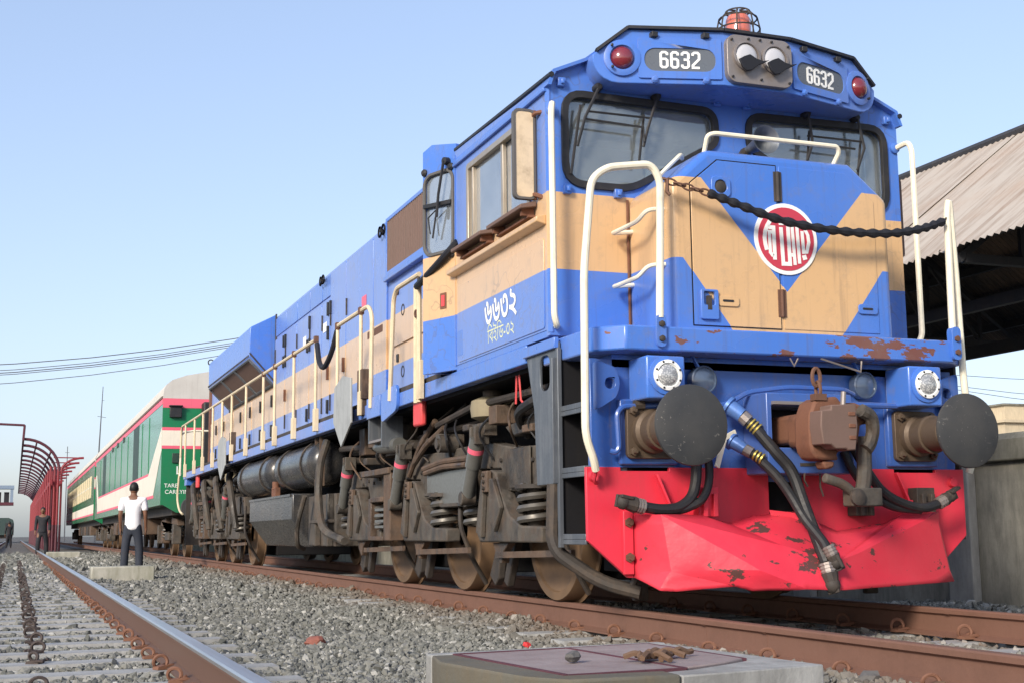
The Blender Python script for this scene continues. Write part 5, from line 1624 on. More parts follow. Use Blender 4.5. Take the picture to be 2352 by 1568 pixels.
# ---- fuel tank and air reservoirs
TK = [(-1.40, 1.0), (1.40, 1.0), (1.40, .685), (1.14, .34), (-1.14, .34), (-1.40, .685)]
tank = MB().prism(TK, lambda u, v, d: (u, d, v), 9.57, 12.72).build('fuel_tank', 'tank_black', loco, .02)
MB().box(-1.36, -1.30, 10.9, 11.2, 1.0, 1.12).cyl((-1.33, 11.05, 1.1), (-1.33, 11.05, 1.2), .05).build('filler_neck', 'rust_cast', tank)
MB().box(-1.42, -1.40, 9.62, 12.68, .965, .995).build('tank_rim', 'tank_black', tank)
for y0, y1 in ((8.45, 10.85), (11.25, 13.95)):
    rs = MB().lathe([(.0, 0), (.14, .015), (.22, .06), (.262, .14), (.265, .2), (.265, y1 - y0 - .2), (.262, y1 - y0 - .14), (.22, y1 - y0 - .06), (.14, y1 - y0 - .015), (.0, y1 - y0)], (-1.16, y0, 1.335), (0, 1, 0), 28).build('air_reservoir', 'tank_black', loco)
    for y in (y0 + .5, y1 - .5):
        MB().ring_sweep([(-1.16 + .272 * math.cos(a), y, 1.335 + .272 * math.sin(a)) for a in [2 * math.pi * j / 24 for j in range(24)]], .014, 5, closed=True).build('strap', 'grime', rs)
MB().box(-1.25, -.6, 7.85, 9.30, .36, .95).box(-1.32, -1.25, 7.95, 8.02, .36, .95).box(-1.32, -1.25, 8.6, 8.67, .36, .95).box(-1.34, -1.2, 7.9, 8.8, .62, .66).build('battery_box', 'bogie_steel', loco, .01)
MB().curve([(-1.38, 8.9, .95), (-1.42, 9.1, .62), (-1.40, 9.2, .38), (-1.30, 9.3, .32)], .03, 8).curve([(-1.30, 8.1, 1.55), (-1.40, 8.0, 1.25), (-1.42, 7.95, .85), (-1.40, 7.75, .55), (-1.30, 7.2, .42)], .045, 8).build('cable_conduit', 'bogie_steel', loco)
for y in (8.35, 8.6):
    MB().bar((-1.30, y, 1.62), (-1.30, y, 1.05), .06, .02).build('hanger', 'bogie_brown', loco)

# ---- bogies
def wheel(parent, x, y, s):
    """wheel with its plain dished outer face towards s"""
    w = MB().lathe([(.14, .075), (.15, .060), (.25, .050), (.42, .035), (.455, .052), (.465, .070), (.520, .070), (.525, .060),
                    (.532, -.04), (.535, -.050), (.560, -.058), (.558, -.072), (.46, -.075), (.44, -.05), (.2, -.05), (.1, -.06), (.1, .075), (.14, .075)],
                   (x, y, .532), (s, 0, 0), 56).build('wheel', 'wheel_steel', parent)
    return w

AX = [2.22, 4.31, 6.21]
def bogie(y_off):
    bg = empty('bogie', (0, y_off + 4.3, 0)); bg.parent = loco; bg.matrix_parent_inverse = WORLD_OF[loco.name].inverted()
    Y = lambda y: y + y_off
    for y in AX:
        for s in (-1, 1):
            wheel(bg, s * .865, Y(y), s)
        MB().cyl((-.80, Y(y), .532), (.80, Y(y), .532), .09).box(-.62, .62, Y(y) - .42, Y(y) + .55, .16, .86).build('axle_motor', 'shade_black', bg, .02)
    for s in (-1, 1):
        fx = (lambda u, v, d, s=s: (s * (1.03 + d), Y(u), v))
        # main side frame: a beam that rises between the axle boxes
        FRM = [(1.70, .83), (2.05, .80), (2.62, .80), (2.72, .98), (3.25, 1.0), (3.30, .74), (4.02, .72), (4.30, .80), (4.75, .80), (4.85, .98),
               (5.35, 1.0), (5.42, .78), (6.62, .78), (6.75, .98), (7.30, .98), (7.55, .85), (7.60, 1.02), (7.35, 1.16), (5.4, 1.13), (4.9, 1.20), (3.0, 1.20), (2.5, 1.13), (1.75, 1.10)]
        frm = MB().prism(FRM, fx, 0, .13).build('side_frame', 'bogie_steel', bg, .012)
        MB().box(s * 1.17, s * 1.185, Y(2.06), Y(2.48), .82, 1.11).build('frame_web', 'bogie_steel', bg, .006)
        MB().prism([(3.25, 1.02), (4.52, 1.02), (4.52, .82), (4.25, .82), (4.05, .725), (3.25, .725)], fx, .14, .17).build('motor_cover', 'damper_steel', bg, .008)
        MB().tube([(s * 1.21, Y(3.25), .725), (s * 1.21, Y(4.05), .725), (s * 1.21, Y(4.28), .83), (s * 1.21, Y(4.52), .83)], .018, 6, .03).build('cover_rim', 'bogie_steel', bg)
        for i, y in enumerate(AX):
            dy = (.0, .03, .25)[i]
            y0 = y + .52 + dy
            # axle-box casting: a pillar that sweeps down into the spring seat
            CST = [(y0 + .26, .425), (y0 - 1.02, .425), (y0 - 1.02, .535), (y0 - .62, .545), (y0 - .38, .62), (y0 - .22, .76), (y0 - .10, .95), (y0 + .02, .97),
                   (y0 + .14, .93), (y0 + .17, .72), (y0 + .30, .62), (y0 + .34, .50)]
            cst = MB().prism(CST, fx, .08, .21).build('axle_box', 'bogie_steel', bg, .014)
            MB().prism([(y0 - .16, .50), (y0 - .30, .68), (y0 - .12, .90), (y0 - .04, .90), (y0 - .06, .6)], fx, .21, .245).prism([(y0 + .12, .46), (y0 + .05, .90), (y0 + .11, .90), (y0 + .24, .50)], fx, .21, .25).build('rib', 'bogie_steel', cst, .008)
            MB().box(s * 1.25, s * 1.29, Y(y0 - .06), Y(y0 + .06), .80, .96).build('horn_liner', 'bogie_brown', cst, .006)
            for k in range(3):
                MB().lathe([(.014, 0), (.014, .02), (.0, .022)], (s * 1.29, Y(y0), .83 + k * .05), (s, 0, 0), 6).build('bolt', 'grime', cst)
            # keep plate and guard below
            MB().prism([(y0 - .25, .42), (y0 + .1, .42), (y0 + .04, .34), (y0 - .06, .27), (y0 - .10, .27), (y0 - .14, .36)], fx, .10, .16).build('keep_plate', 'bogie_brown', cst, .006)
            # coil springs
            sx = s * 1.13
            for q, yy in enumerate((y - .13,) if i != 2 else (y - .1,)):
                MB().spring((sx, Y(yy), .55), .115, .027, 3.6, .27).build('coil_spring', 'spring_steel', bg)
                MB().cyl((sx, Y(yy), .54), (sx, Y(yy), .83), .06, n=12).cyl((sx, Y(yy), .805), (sx, Y(yy), .835), .15, n=18).build('spring_seat', 'grime', bg)
            MB().spring((sx, Y(y0 + .62), .55), .095, .024, 3.6, .25).build('coil_spring', 'spring_steel', bg)
            # vertical damper leaning across the frame
            a, c = Vector((s * 1.27, Y(y0 + .18), 1.25)), Vector((s * 1.27, Y(y0 + .46), .765))
            m_ = a.lerp(c, .5)
            dm = MB().cyl(a.lerp(c, .06), m_, .062, n=16).cyl(m_, a.lerp(c, .95), .052, n=16).build('damper', 'damper_steel', bg)
            MB().box(s * 1.20, s * 1.32, Y(y0 + .12), Y(y0 + .16), 1.17, 1.31).box(s * 1.20, s * 1.32, Y(y0 + .22), Y(y0 + .26), 1.17, 1.31).cyl(c + Vector((-.06, 0, 0)), c + Vector((.06, 0, 0)), .055, n=12).build('damper_eye', 'bogie_steel', dm, .006)
            p_ = m_.lerp(a, .45)
            MB().cyl(p_, p_ + (a - c).normalized() * .04, .0635, n=16).build('seal_label', 'coach_pink', dm)
            # brake hanger showing between the wheels
            MB().prism([(y0 + .02, .42), (y0 + .16, .42), (y0 + .30, .12), (y0 + .22, .08)], fx, -.06, .0).prism([(y0 + .36, .40), (y0 + .46, .40), (y0 + .62, .16), (y0 + .50, .08), (y0 + .42, .14)], fx, -.06, .0).build('brake_shoe', 'grime', bg, .01)
        # bracket box with shelves between the second and third axle
        bkt = MB().box(s * 1.16, s * 1.30, Y(5.38), Y(5.62), .43, 1.10).box(s * 1.16, s * 1.30, Y(6.10), Y(6.20), .43, .84).box(s * 1.16, s * 1.32, Y(5.38), Y(6.44), 1.06, 1.12).box(s * 1.16, s * 1.31, Y(5.62), Y(6.10), .80, .85).box(s * 1.16, s * 1.31, Y(5.62), Y(6.10), .43, .47).build('bracket_box', 'bogie_brown', bg, .008)
        for k in range(4):
            MB().box(s * 1.18, s * 1.29, Y(5.66), Y(5.98), .55 + k * .055, .575 + k * .055).build('shelf', 'damper_steel', bkt)
        # horizontal yaw damper, brake cylinder, traction rods
        MB().cyl((s * 1.27, Y(5.15), 1.315), (s * 1.27, Y(5.80), 1.335), .07, n=16).cyl((s * 1.27, Y(5.80), 1.335), (s * 1.27, Y(6.0), 1.34), .04, n=12).build('yaw_damper', 'damper_steel', bg)
        MB().cyl((s * 1.14, Y(3.86), 1.24), (s * 1.30, Y(3.86), 1.24), .075, n=18).cyl((s * 1.30, Y(3.86), 1.24), (s * 1.32, Y(3.86), 1.24), .045, n=14).build('pivot_pin', 'bogie_steel', bg)
        for (ya, za, yb, zb_) in ((3.3, 1.09, 4.55, 1.06), (3.35, 1.04, 4.5, 1.02), (4.2, 1.46, 5.0, 1.02), (3.95, 1.38, 4.9, 1.10)):
            MB().tube([(s * 1.22, Y(ya), za), (s * 1.24, Y((ya + yb) / 2), (za + zb_) / 2 + .02), (s * 1.22, Y(yb), zb_)], .026, 8, .1).build('pipe', 'bogie_brown', bg)
        MB().curve([(s * 1.1, Y(2.3), 1.2), (s * 1.25, Y(2.1), 1.33), (s * 1.3, Y(1.75), 1.38), (s * 1.2, Y(1.6), 1.45)], .035, 8).build('hose', 'rubber', bg)
        MB().prism([(1.85, 1.22), (2.40, 1.20), (2.55, 1.28), (1.90, 1.34)], fx, .02, .16).build('arm_link', 'bogie_steel', bg, .01)
    MB().box(-.95, .95, Y(1.75), Y(7.5), .86, 1.0).box(-.9, .9, Y(3.0), Y(3.3), .5, 1.1).box(-.9, .9, Y(5.1), Y(5.4), .5, 1.1).build('bogie_frame', 'shade_black', bg)
    # cables, sand pipes, brackets and bolts that crowd the frame
    q_ = random.Random(31 + int(y_off))
    for k in range(11):
        ya = 1.9 + k * .52 + q_.uniform(-.1, .1)
        MB().curve([(-1.17, Y(ya), 1.10 + q_.uniform(-.05, .05)), (-1.24 - q_.uniform(0, .06), Y(ya + q_.uniform(-.2, .2)), 1.26), (-1.20, Y(ya + q_.uniform(-.3, .3)), 1.42), (-1.05, Y(ya + q_.uniform(-.4, .4)), 1.58)], q_.uniform(.007, .015), 6).build('cable', q_.choice(('rubber', 'grime', 'bogie_brown')), bg)
    for k in range(9):
        ya = 1.9 + k * .66 + q_.uniform(-.15, .15); za = q_.uniform(1.10, 1.36)
        MB().box(-1.22 - q_.uniform(0, .06), -1.05, Y(ya), Y(ya + q_.uniform(.08, .26)), za, za + q_.uniform(.05, .16)).build('bracket', q_.choice(('bogie_brown', 'grime', 'bogie_steel')), bg, .008)
    for i, y in enumerate(AX):
        MB().tube([(-1.16, Y(y - .62), .95), (-1.18, Y(y - .66), .55), (-1.06, Y(y - .62), .28), (-.92, Y(y - .56), .08)], .020, 7, .08).build('sand_pipe', 'grime', bg)
        for k in range(6):
            MB().lathe([(.016, 0), (.016, .018), (.0, .02)], (-1.16, Y(y - .4 + k * .22), 1.04 - .03 * (k % 2)), (-1, 0, 0), 6).build('bolt', 'grime', bg)
        MB().bar((-1.20, Y(y - .95), .36), (-1.20, Y(y + .5), .33), .03, .045).build('brake_rod', 'bogie_brown', bg)
    # secondary suspension unit above the frame
    for yy in (3.0, 5.55):
        for s in (-1, 1):
            MB().lathe([(.10, 0), (.17, .03), (.18, .10), (.17, .16), (.10, .19)], (s * 1.12, Y(yy), 1.36), (0, 0, 1), 20).build('rubber_spring', 'bogie_steel' if yy > 4 else 'air_spring', bg)
            MB().plate([(yy - .17, 1.24), (yy + .17, 1.24), (yy + .17, 1.34), (yy - .17, 1.34)], [[(yy - .14, 1.26), (yy + .08, 1.26), (yy + .08, 1.32), (yy - .14, 1.32)]], lambda u, v, d, s=s: (s * (1.15 + d), Y(u), v), 0, .10).build('seat_bracket', 'bogie_steel', bg)
            MB().cyl((s * 1.12, Y(yy), 1.54), (s * 1.12, Y(yy), 1.62), .08, n=14).build('spring_cap', 'grime', bg)
    return bg
bogie(0)
bogie(12.95)
# curved pipes over the rear bogie
for k in range(4):
    y = 14.6 + k * 1.55
    MB().curve([(-1.30, y, .60), (-1.36, y + .1, 1.05), (-1.34, y + .55, 1.42), (-1.25, y + 1.0, 1.50)], .055, 8).build('cable_conduit', 'bogie_steel', loco)
MB().tube([(-1.2, 1.6, 1.48), (-1.2, 3.2, 1.50), (-1.2, 4.2, 1.42)], .03, 8, .1).tube([(-1.15, 5.0, 1.30), (-1.18, 6.9, 1.40), (-1.15, 8.0, 1.45)], .035, 8, .1).tube([(-1.0, 1.6, 1.40), (-1.0, 8.0, 1.40)], .03, 8).build('brake_pipe', 'grime', loco)
MB().box(-1.28, -1.0, 5.9, 6.3, 1.35, 1.60).box(-1.26, -1.10, 6.5, 6.75, 1.30, 1.58).build('junction_box', 'bogie_brown', loco, .01)
MB().tube([(-1.30, 1.95, 1.60), (-1.30, 1.92, 1.42), (-1.28, 1.86, 1.36)], .008, 5).tube([(-1.30, 2.0, 1.60), (-1.30, 2.02, 1.40)], .008, 5).build('loose_cable', 'tag_red', loco)
# Bengali number and class on the cab side
for body, size, cz, xs_ in (('\u09ec\u09ec\u09e9\u09e8', .30, 2.085, .95), ('\u09bf\u09ac\u0987\u09bf\u09a1-\u09e9\u09e8', .15, 1.91, .95)):
    vs, fs = text_mesh(body, size, xscale=xs_)
    w_ = .005 if size > .2 else .0
    for j, (sx_, sy_) in enumerate(((0, 0), (w_, 0), (-w_, 0), (0, w_), (0, -w_)) if w_ else ((0, 0),)):
        cy = 2.03
        MB().add([(-1.4085 - .0006 * j, cy - x + sx_, cz + y + sy_) for x, y, z in vs], fs).build('lettering', 'white_letter' if w_ else 'letter_green', side_l, smooth=0)
# ------------------------------------------------------------------ coaches behind the locomotive
SEC = [(-1.6, 1.17), (-1.6, 3.55), (-1.585, 3.72), (-1.53, 3.86), (-1.40, 3.97), (-1.1, 4.08), (-.6, 4.18), (0, 4.21)]
SEC = SEC + [(-x, z) for x, z in reversed(SEC[:-1])]
def coach(y0, y1, label, windows):
    c = empty('passenger_coach', (0, (y0 + y1) / 2, 0), label, 'coach', 'coaches coupled behind the locomotive')
    ext = lambda u, v, d: (u, d, v)
    body = [(-1.6, 1.17), (-1.6, 3.55), (1.6, 3.55), (1.6, 1.17)]
    MB().prism(body, ext, y0, y1).build('body_shell', 'coach_side_green', c)
    roofp = [(-1.6, 3.552)] + SEC[2:-2] + [(1.6, 3.552)]
    MB().prism(roofp, ext, y0 + .01, y1 - .01).build('roof', 'coach_roof', c)
    MB().prism(roofp, ext, y0 - .03, y0 + .005).build('roof_end', 'coach_grey', c)
    MB().prism([(-1.62, 3.545), (-1.62, 3.60), (-1.58, 3.60), (-1.58, 3.545)], ext, y0, y1).build('gutter', 'grille_brown', c)
    # end wall in coloured bands
    ew = MB().plate([(-1.6, 1.20), (-1.25, 1.0), (1.25, 1.0), (1.6, 1.20), (1.6, 3.55), (-1.6, 3.55)], [], FY(y0), -.03, 0).build('end_wall', 'coach_green', c)
    for z0, z1, m_ in ((3.34, 3.55, 'coach_pink'), (2.83, 2.90, 'coach_pink'), (2.49, 2.83, 'coach_white'), (2.42, 2.49, 'coach_pink')):
        MB().box(-1.6, 1.6, y0 - .036, y0 - .03, z0, z1).build('band', m_, ew, smooth=0)
    MB().box(-1.45, -1.19, y0 - .13, y0 - .03, 3.12, 3.36).box(-1.47, -1.17, y0 - .18, y0 - .03, 3.36, 3.39).build('tail_lamp_box', 'black_metal', ew, .01)
    MB().box(-1.37, -1.21, y0 - .07, y0 - .03, 2.10, 2.32).build('vent_box', 'coach_dark', ew, .01)
    MB().box(-.75, .75, y0 - .45, y0 - .03, 1.3, 3.45).build('gangway_bellows', 'rubber', ew, .03)
    for body_, s_, x_, z_ in (('L', .26, -1.22, 1.93), ('TARE-', .125, -1.36, 1.595), ('CARRYING', .125, -1.20, 1.455)):
        vs, fs = text_mesh(body_, s_)
        MB().add([(x + x_, y0 - .033, y + z_) for x, y, z in vs], fs).build('lettering', 'white_letter', ew, smooth=0)
    # side stripes
    side = lambda poly, m_, d=-.006: MB().plate(poly, [], FX(-1.6), d, 0).build('stripe', m_, c, smooth=0)
    side([(y0, 3.42), (y1, 3.42), (y1, 3.545), (y0, 3.545)], 'coach_pink')
    if not windows:
        side([(y0, 2.90), (y0, 2.36), (y0 + 1.6, 1.43), (y1 - 1.8, 1.43), (y1 - .4, 2.9), (y1 - .8, 2.9), (y1 - 2.2, 1.93), (y0 + 3.0, 1.93)], 'coach_white')
        side([(y0 + 1.6, 1.36), (y1 - 1.7, 1.36), (y1 - 1.7, 1.43), (y0 + 1.6, 1.43)], 'coach_pink')
        side([(y0 + 3.0, 1.93), (y1 - 2.2, 1.93), (y1 - 2.2, 1.99), (y0 + 3.0, 1.99)], 'coach_pink')
        for ya, yb in ((29.4, 31.1), (42.9, 44.5)):
            MB().box(-1.604, -1.59, ya, yb, 1.95, 3.55).build('door', 'coach_dark', c)
        for ya in (34.4, 36.9, 39.2):
            MB().box(-1.62, -1.60, ya, ya + .55, 3.30, 3.46).build('vent', 'coach_dark', c, .01)
        for ya in (26.5, 28.4, 33.0, 35.5, 38.0, 40.6, 46.0):
            MB().box(-1.612, -1.60, ya, ya + .06, 2.0, 3.36).build('panel_rib', 'coach_side_green', c)
    else:
        side([(y0, 1.43), (y1, 1.43), (y1, 1.80), (y0, 1.80)], 'coach_white')
        side([(y0, 1.36), (y1, 1.36), (y1, 1.43), (y0, 1.43)], 'coach_pink')
        n = 14
        for k in range(n):
            ya = y0 + 2.2 + k * (y1 - y0 - 4.4) / n
            w = MB().plate(rrect(ya, ya + 1.25, 2.12, 3.05, .06, 3), [], FX(-1.6), -.012, 0).build('window', 'shutter_cream', c)
            MB().box(-1.618, -1.612, ya + .1, ya + 1.15, 2.55, 2.62).build('rail', 'coach_white', w)
    # underframe and bogies
    MB().box(-1.3, 1.3, y0 + .3, y1 - .3, .95, 1.17).build('underframe', 'grime', c)
    for yc in (y0 + 2.3, y1 - 2.6):
        for yy in (yc - 1.3, yc + 1.3):
            for s in (-1, 1):
                MB().lathe([(.10, .07), (.36, .04), (.38, .065), (.44, .065), (.45, -.05), (.475, -.06), (.475, -.07), (.1, -.06)], (s * .865, yy, .45), (s, 0, 0), 32).build('wheel', 'wheel_steel', c)
                MB().box(s * .98, s * 1.18, yy - .20, yy + .20, .30, .62).build('axle_box', 'bogie_brown', c, .03)
                for k in (-.30, .30):
                    MB().spring((s * 1.08, yy + k, .42), .10, .024, 3.2, .26, 5, 10).build('coil_spring', 'spring_steel', c)
        for s in (-1, 1):
            MB().prism([(yc - 1.9, .72), (yc + 1.9, .72), (yc + 1.7, .86), (yc + .7, .92), (yc + .5, .60), (yc - .5, .60), (yc - .7, .92), (yc - 1.7, .86)], lambda u, v, d, s=s: (s * (1.0 + d), u, v), 0, .16).build('bogie_frame', 'bogie_brown', c, .01)
            MB().box(s * 1.0, s * 1.2, yc - .45, yc + .45, .38, .56).box(s * 1.05, s * 1.25, yc - 1.75, yc - 1.55, .3, .75).box(s * 1.05, s * 1.25, yc + 1.5, yc + 1.7, .3, .75).build('bolster', 'bogie_steel', c, .02)
    for k in range(5):
        ya = y0 + 6.5 + k * 2.6
        MB().box(-1.35, -.9, ya, ya + 1.3 + .3 * (k % 2), .52, .95).build('equipment_box', 'grime' if k % 2 else 'bogie_brown', c, .03)
    for x in (-.978, .978):
        MB().lathe([(.22, -.55), (.235, -.53), (.20, -.5), (.10, -.48), (.10, .0)], (x, y0, 1.10), (0, 1, 0), 20).build('buffer', 'buffer_steel', c)
    return c
coach(23.5, 49.2, 'green coach with cream diagonal stripe and tall doors, directly behind the locomotive', False)
coach(50.2, 80.5, 'green coach with a row of cream shuttered windows, second behind the locomotive', True)

# dark coach far down the neighbouring tracks
dk = empty('dark_coach', (-6.3, 190, GZ), 'small dark green coach end far away at the left edge', 'coach')
MB().prism([(-7.9, .75), (-4.72, .75), (-4.72, 2.35), (-4.85, 2.75), (-5.4, 3.0), (-7.3, 3.0), (-7.8, 2.7), (-7.9, 2.35)], lambda u, v, d: (u, d, v), 180, 202).build('body_shell', 'far_coach_green', dk)
for x in (-5.3, -7.3):
    MB().box(x - .45, x + .45, 179.9, 180, 1.5, 2.3).build('window', 'black_metal', dk)
for x in (-5.4, -7.2):
    MB().lathe([(.45, 0), (.45, .1), (.4, .12)], (x, 183, .2), (1, 0, 0), 20).lathe([(.45, 0), (.45, .1), (.4, .12)], (x, 199, .2), (1, 0, 0), 20).build('wheel', 'grime', dk)
MB().box(-7.7, -4.9, 180.5, 201, .3, .75).build('underframe', 'grime', dk)

# footbridge far down the line
fb = empty('footbridge', (-20, 200, GZ), 'pale blue grey footbridge crossing the line far away at left', 'bridge')
MB().box(-40, -4.9, 199, 201.5, 7.45, 7.95).build('roof_beam', 'bridge_blue', fb)
MB().box(-40, -4.9, 199, 201.5, 5.05, 5.5).build('deck_beam', 'canopy_dark', fb)
for k in range(11):
    x = -5.2 - k * 3.4
    MB().box(x - .2, x + .2, 199.1, 201.4, 5.5, 7.45).build('post', 'bridge_blue', fb)
for k in range(10):
    x = -5.9 - k * 1.1
    MB().box(x - .35, x + .35, 199.9, 200.3, 5.5, 7.0).build('hoarding', 'cloth_black', fb)
MB().box(-40, -38, 199, 201, GZ, 5.05).box(-10.4, -9.6, 199.4, 201, GZ, 5.05).build('pier', 'bridge_blue', fb)

# ------------------------------------------------------------------ red arched canopy frames
cn = empty('arched_canopy', (-2.8, 66, GZ), 'row of red steel canopy frames with curved ribs beside the far platform', 'canopy')
NF = 19
for k in range(NF):
    y = 65.4 + 5.0 * k
    n_ = 8 if k < 6 else 5
    for (px, dy) in ((-2.98, 0), (-2.76, .5), (-2.60, 0), (-2.42, .5)):
        if k > 9 and dy: continue
        p = MB().cyl((px, y + dy, 1.1), (px, y + dy, 4.1), .055, n=n_).build('post', 'canopy_red', cn)
        MB().cyl((px, y + dy, GZ), (px, y + dy, 1.1), .06, n=n_).build('post_foot', 'canopy_dark', p)
    arc = [(-4.36 + 1.80 * math.sin(t), y, 3.85 + 1.65 * math.cos(t)) for t in [i * math.pi / 20 for i in range(11)]]
    MB().tube(arc, .075, n_).build('curved_rib', 'canopy_dark', cn)
    arc = [(-1.36 - 1.10 * math.cos(t), y, 3.85 + .70 * math.sin(t)) for t in [i * math.pi / 16 for i in range(9)]]
    MB().tube(arc, .06, n_).build('curved_rib', 'canopy_red', cn)
    if k < 6:
        MB().cyl((-2.85, y, 4.56), (-1.40, y, 4.55), .03, n=6).build('tie_rod', 'canopy_red', cn)
yE = 65.4 + 5.0 * (NF - 1)
MB().box(-4.42, -4.32, 65.2, yE, 5.42, 5.55).build('edge_beam', 'canopy_dark', cn)
MB().box(-3.75, -3.68, 65.3, yE, 5.26, 5.34).box(-3.05, -2.98, 65.3, yE, 4.78, 4.86).build('purlin', 'canopy_dark', cn)
MB().box(-2.98, -2.90, 65.3, yE, 3.2, 3.4).box(-2.48, -2.40, 65.3, yE, 3.2, 3.4).build('long_beam', 'canopy_red', cn)
MB().box(-2.85, -2.75, 70.3, yE, .5, 3.2).build('side_cladding', 'canopy_dark', cn)
MB().tube([(-4.37, 65.3, 5.45), (-4.33, 65.3, 6.20), (-9.0, 65.3, 6.35)], .06, 6, .05).build('lamp_bracket', 'canopy_dark', cn)

# ------------------------------------------------------------------ wires, masts, distant building
for i, (a, b_, lab) in enumerate((((-6.0, 12.31), (8.13, 14.39), 'topmost overhead wire crossing the sky at left'), ((-6.0, 11.90), (8.13, 14.08), 'second overhead wire from the top at left'),
                                  ((-6.0, 11.72), (8.13, 13.93), 'third overhead wire from the top at left'), ((-6.0, 11.59), (8.13, 13.79), 'fourth overhead wire from the top at left'),
                                  ((-6.0, 10.97), (8.13, 13.29), 'lowest overhead wire crossing the sky at left'))):
    sl = (b_[1] - a[1]) / (b_[0] - a[0])
    pts = []
    for k in range(13):
        x = -30 + 60 * k / 12
        z = a[1] + sl * (x - a[0]) + .0035 * (x - 1) ** 2 - .0035 * 49
        pts.append((x, 90, z))
    o = MB().ring_sweep(pts, .034 if i in (0, 2) else .026, 5).build('overhead_wire', 'wire_grey')
    tag(o, lab, 'wire', 'overhead wires at left')
for i, (za, zb_, lab) in enumerate(((7.1, 7.02, 'upper thin wire at right between roof and wall'), (6.6, 6.36, 'middle thin wire at right between roof and wall'), (6.43, 6.1, 'lowest thin wire at right between roof and wall'))):
    sl = (zb_ - za) / 3.4
    o = MB().ring_sweep([(20, 40, za - sl * 14.3), (37, 40, za + sl * 2.7), (60, 40, za + sl * 25.6 + .6)], .014, 5).build('overhead_wire', 'wire_grey')
    tag(o, lab, 'wire', 'thin wires at right')
ms = empty('radio_mast', (4.6, 160, GZ), 'thin tall radio mast with small aerial in the sky left of the locomotive', 'mast')
MB().ring_sweep([(4.45, 160, GZ), (4.62, 160, 11.3), (4.84, 160, 18.6)], [.10, .08, .04], 6).build('pole', 'wire_grey', ms)
MB().bar((4.3, 160, 14.95), (5.3, 160, 14.80), .05, .05).bar((4.75, 160, 16.9), (5.05, 160, 16.9), .04, .04).build('aerial', 'wire_grey', ms)
ms = empty('thin_pole', (2.3, 200, GZ), 'faint thin pole above the end of the red canopy', 'mast')
MB().ring_sweep([(2.34, 200, GZ), (2.32, 200, 13.8)], [.09, .05], 6).build('pole', 'wire_grey', ms)
MB().bar((2.0, 200, 12.9), (2.6, 200, 12.9), .05, .05).build('crossarm', 'wire_grey', ms)
hb = empty('distant_house', (50, 52, GZ), 'pale yellow flat-roofed house far behind the platform wall at right', 'house')
MB().box(45.3, 62, 50, 60, GZ, 6.05).build('wall', 'far_plaster', hb)
MB().box(45.1, 62, 49.8, 60, 6.05, 6.20).build('roof_slab', 'far_plaster', hb)
MB().box(46.25, 49, 51, 55, 6.2, 7.1).build('stair_head', 'far_plaster', hb)
MB().box(46.1, 49.1, 50.9, 55.1, 7.1, 7.2).build('stair_roof', 'cap_concrete', hb)
for k in range(5):
    w = MB().box(46.2 + k * 3, 47.4 + k * 3, 49.96, 50.02, 4.2, 5.5).build('window', 'black_metal', hb)

# ------------------------------------------------------------------ people
def skin_obj(name, nodes, edges, mat, parent=None, extra=None, sub=2):
    me = bpy.data.meshes.new(name)
    keys_ = list(nodes)
    me.from_pydata([nodes[k][0] for k in keys_], [], [(keys_.index(a), keys_.index(b)) for a, b in edges])
    o = bpy.data.objects.new(name, me); COL.objects.link(o)
    o.modifiers.new('skin', 'SKIN').use_smooth_shade = True
    for i, k in enumerate(keys_):
        r = nodes[k][1]
        me.skin_vertices[0].data[i].radius = r if hasattr(r, '__len__') else (r, r)
        me.skin_vertices[0].data[i].use_root = (i == 0)
    s_ = o.modifiers.new('sub', 'SUBSURF'); s_.levels = sub; s_.render_levels = sub
    dg = bpy.context.evaluated_depsgraph_get()
    m2 = bpy.data.meshes.new_from_object(o.evaluated_get(dg))
    bpy.data.objects.remove(o)
    mb = MB(); mb.v = [tuple(v.co) for v in m2.vertices]; mb.f = [tuple(p.vertices) for p in m2.polygons]
    bpy.data.meshes.remove(m2)
    if extra: extra(mb)
    return mb.build(name, mat, parent, smooth=60)

